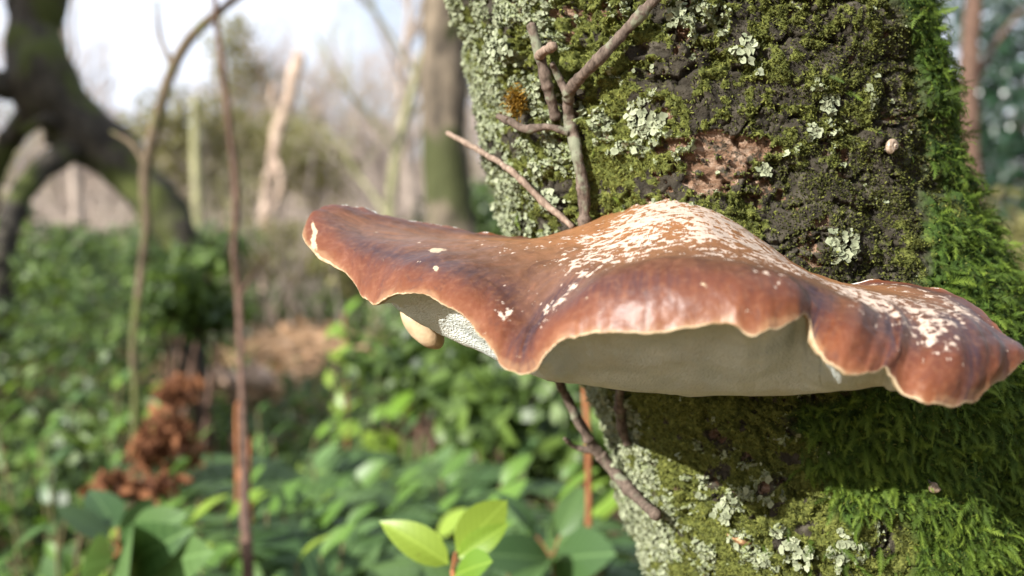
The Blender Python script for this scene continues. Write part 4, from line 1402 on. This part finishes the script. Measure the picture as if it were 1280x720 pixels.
leaf_mass('ground_cover', Pg, g.uniform(.03, .062, len(Pg)) * (1 + .07 * Pg[:, 1]), g, m_gc, 'dense low evergreen leaves covering the woodland floor', 'ground cover')

# thicket of thin stems in front of the far trees
g = np.random.default_rng(19)
n = 2600
yy = g.uniform(5.5, 24, n); xx = (g.uniform(-1, 1, n) * .75) * yy
mb = MB()
zt = terrain(xx, yy)
for i in range(n):
    L = g.uniform(.5, 1.9) * (.7 + yy[i] * .03)
    d0 = np.array([g.normal(0, .28), g.normal(0, .28), 1.0])
    b0 = np.array([xx[i], yy[i], zt[i] - .03])
    bend = g.normal(0, .22, 3) * L * np.array([1, 1, .2])
    mb.tube([b0, b0 + d0 * L * .5 + bend * .4, b0 + d0 * L + bend * 1.5], [.009, .006, .002], 3, 0, 0, False)
link('thicket', mb.mesh('thicket'), m_bare, None, 'hazy brown thicket of thin bare stems beyond the ground cover', 'thicket', None, 'stuff')

# far wood on the slope: a mass of slim bare stems and twigs
g = np.random.default_rng(23)
mb = MB()
for i in range(1300):
    y = g.uniform(18, 62); x = g.uniform(-.8, .75) * y
    L = g.uniform(1.2, 3.2)
    b0 = np.array([x, y, gz_fast(x, y) - .1])
    lean = np.array([g.normal(0, .12), g.normal(0, .12), 1.0])
    pts = [b0, b0 + lean * L * .5 + g.normal(0, .12, 3), b0 + lean * L + g.normal(0, .25, 3)]
    mb.tube(pts, [.055, .035, .008], 3, 0, 0, False)
    for k in range(7):
        u = g.uniform(.25, .95)
        q = b0 + lean * L * u
        e2 = q + np.array([g.normal(0, .55), g.normal(0, .55), g.uniform(.3, 1.1)]) * L * .28
        mb.tube([q, (q + e2) / 2 + g.normal(0, .06, 3), e2], [.022, .014, .004], 3, 0, 0, False)
link('far_wood', mb.mesh('far_wood'), m_bare, None, 'pale mass of bare trees covering the far slope', 'wood', None, 'stuff')

# evergreen bushes: one crown and its stems each
m_bush = leaf_mat('bush_leaf', (.024, .050, .014), (.12, .18, .038), .45, .4, .28, 'tint')
m_bush2 = leaf_mat('olive_bush_leaf', (.07, .075, .022), (.27, .24, .085), .55, .3, .32, 'tint')
m_holly = leaf_mat('holly_leaf', (.008, .026, .012), (.03, .075, .028), .3, .6, .15, 'tint')


def bush(px, py, d, rx, rz, n, leaf, seed, mat, label, name='evergreen_bush', cat='bush', group=None, ry=None, trunk_w=.012):
    g = np.random.default_rng(seed)
    c = P(px, py, d)
    zb = gz(c[0], c[1])
    e = empty(name, (float(c[0]), float(c[1]), zb), label, cat, group)
    ncl = 16
    cl = g.normal(size=(ncl, 3)); cl = nz_(cl) * g.uniform(.35, .95, (ncl, 1))
    k = g.integers(0, ncl, n)
    q = cl[k] * .8 + nz_(g.normal(size=(n, 3))) * (g.uniform(0, 1, (n, 1)) ** .5) * .42
    Pp = c + q * np.array([rx, ry or rx, rz])
    Pp = Pp[Pp[:, 2] > zb]
    leaf_mass('crown', Pp, g.uniform(.7, 1.3, len(Pp)) * leaf, g, mat, None, None, .6, e)
    m = MB()
    for s in cl[:9]:
        m.tube(catmull([np.array([c[0], c[1], zb - .04]), c * .5 + np.array([c[0], c[1], zb]) * .5 + g.normal(0, .05, 3), c + s * np.array([rx, ry or rx, rz]) * .8], 10), np.linspace(trunk_w, trunk_w * .25, 10), 6, seed, .1)
    link('stems', m.mesh('stems'), m_sap, e)


bush(238, 372, 2.6, .17, .15, 800, .05, 17, m_gc, 'bramble mound hiding the foot of the gnarled oak', 'bramble')
bush(30, 318, 6.5, .9, .30, 1500, .07, 1, m_bush, 'dark evergreen bush seen under the arched oak stem')
bush(215, 322, 6.0, .8, .26, 1400, .07, 2, m_bush, 'dark evergreen bush behind the foot of the gnarled oak')
bush(360, 318, 8.0, 1.0, .34, 1500, .08, 3, m_bush2, 'olive green bush behind the upright sapling')
bush(480, 325, 6.5, .7, .30, 1500, .07, 4, m_bush2, 'olive bush left of the dark rough trunk')
bush(630, 290, 4.2, .45, .42, 2200, .06, 5, m_bush, 'dark green bush right behind the dark rough trunk')
bush(250, 200, 10., 1.0, .8, 2400, .09, 6, m_bush2, 'yellowish evergreen shrub behind the saplings in the sunny wood')
bush(395, 190, 13., 1.3, .9, 2400, .11, 7, m_bush2, 'green gold shrub near the pale broken tree')
bush(300, 85, 16., 1.0, .9, 900, .12, 9, m_bush2, 'thin green treetop rising above the sunlit wood', 'evergreen_tree', 'tree')
bush(1255, 95, 5.6, .62, 1.0, 2000, .075, 10, m_holly, 'dark holly with sky showing through right of the mossy trunk', 'holly_tree', 'tree')
bush(1205, 60, 6.2, .42, 1.0, 900, .07, 16, m_holly, 'thin dark holly showing close behind the upper edge of the mossy trunk', 'holly_tree', 'tree')
bush(1380, 180, 5.4, .75, .9, 2200, .075, 11, m_holly, 'dense dark holly partly hidden behind the mossy trunk', 'holly_tree', 'tree')
bush(560, 440, 2.5, .20, .14, 1100, .05, 13, m_gc, 'sunlit light green bramble mound at the foot of the dark rough trunk', 'bramble')
bush(590, 470, 2.0, .26, .12, 1300, .05, 14, m_gc, 'green bramble mound hidden partly by the fungus left of the mossy trunk', 'bramble')
bush(700, 520, 1.7, .24, .12, 1100, .05, 15, m_gc, 'green bramble mound close behind the hanging twig', 'bramble')
m_deadc = leaf_mat('dead_bracken_clump', (.05, .020, .011), (.30, .13, .060), .85, .1, .2, 'tint')
bush(203, 560, 1.45, .066, .055, 330, .024, 30, m_deadc, 'rust red dead bracken clump by the curved sapling', 'dead_bracken', 'bracken', None, None, .003)
bush(226, 490, 2.0, .06, .035, 170, .028, 31, m_deadc, 'small rust red bracken tuft behind the larger clump', 'dead_bracken', 'bracken', None, None, .003)
bush(165, 608, 1.3, .06, .025, 90, .028, 32, m_deadc, 'low brown bracken remnant at the foot of the curved sapling', 'dead_bracken', 'bracken', None, None, .003)
bush(1270, 330, 4.0, .6, .35, 1800, .06, 12, m_bush2, 'olive bush below the holly', 'evergreen_bush')

# unseen hollies, added: one to shade the oak, others to cut sky fill
for k, (x, y, z, rx, rz, lab) in enumerate([(-4.6, .7, 3.4, .62, .8, 'tall unseen holly added to shade the gnarled oak'), (2.2, .4, 1.6, .9, 1.5, 'unseen holly added to block sky light, well clear of the mossy trunk'),
                                            (1.6, -2.2, 1.7, 1.1, 1.6, 'unseen holly added behind the viewpoint to block sky light'), (3.6, 2.4, 1.8, 1.0, 1.6, 'unseen holly added beyond the mossy trunk to block sky light')]):
    px_, py_, d_ = project(np.array([x, y, z]))
    bush_at = np.array([x, y, z])
    g = np.random.default_rng(500 + k)
    _P = P
    P = lambda a, b, c, q=bush_at: q.copy()
    bush(0, 0, 0, rx, rz, 3600, .10, 500 + k, m_holly, lab, 'holly_tree', 'tree', None, None, .05)
    P = _P
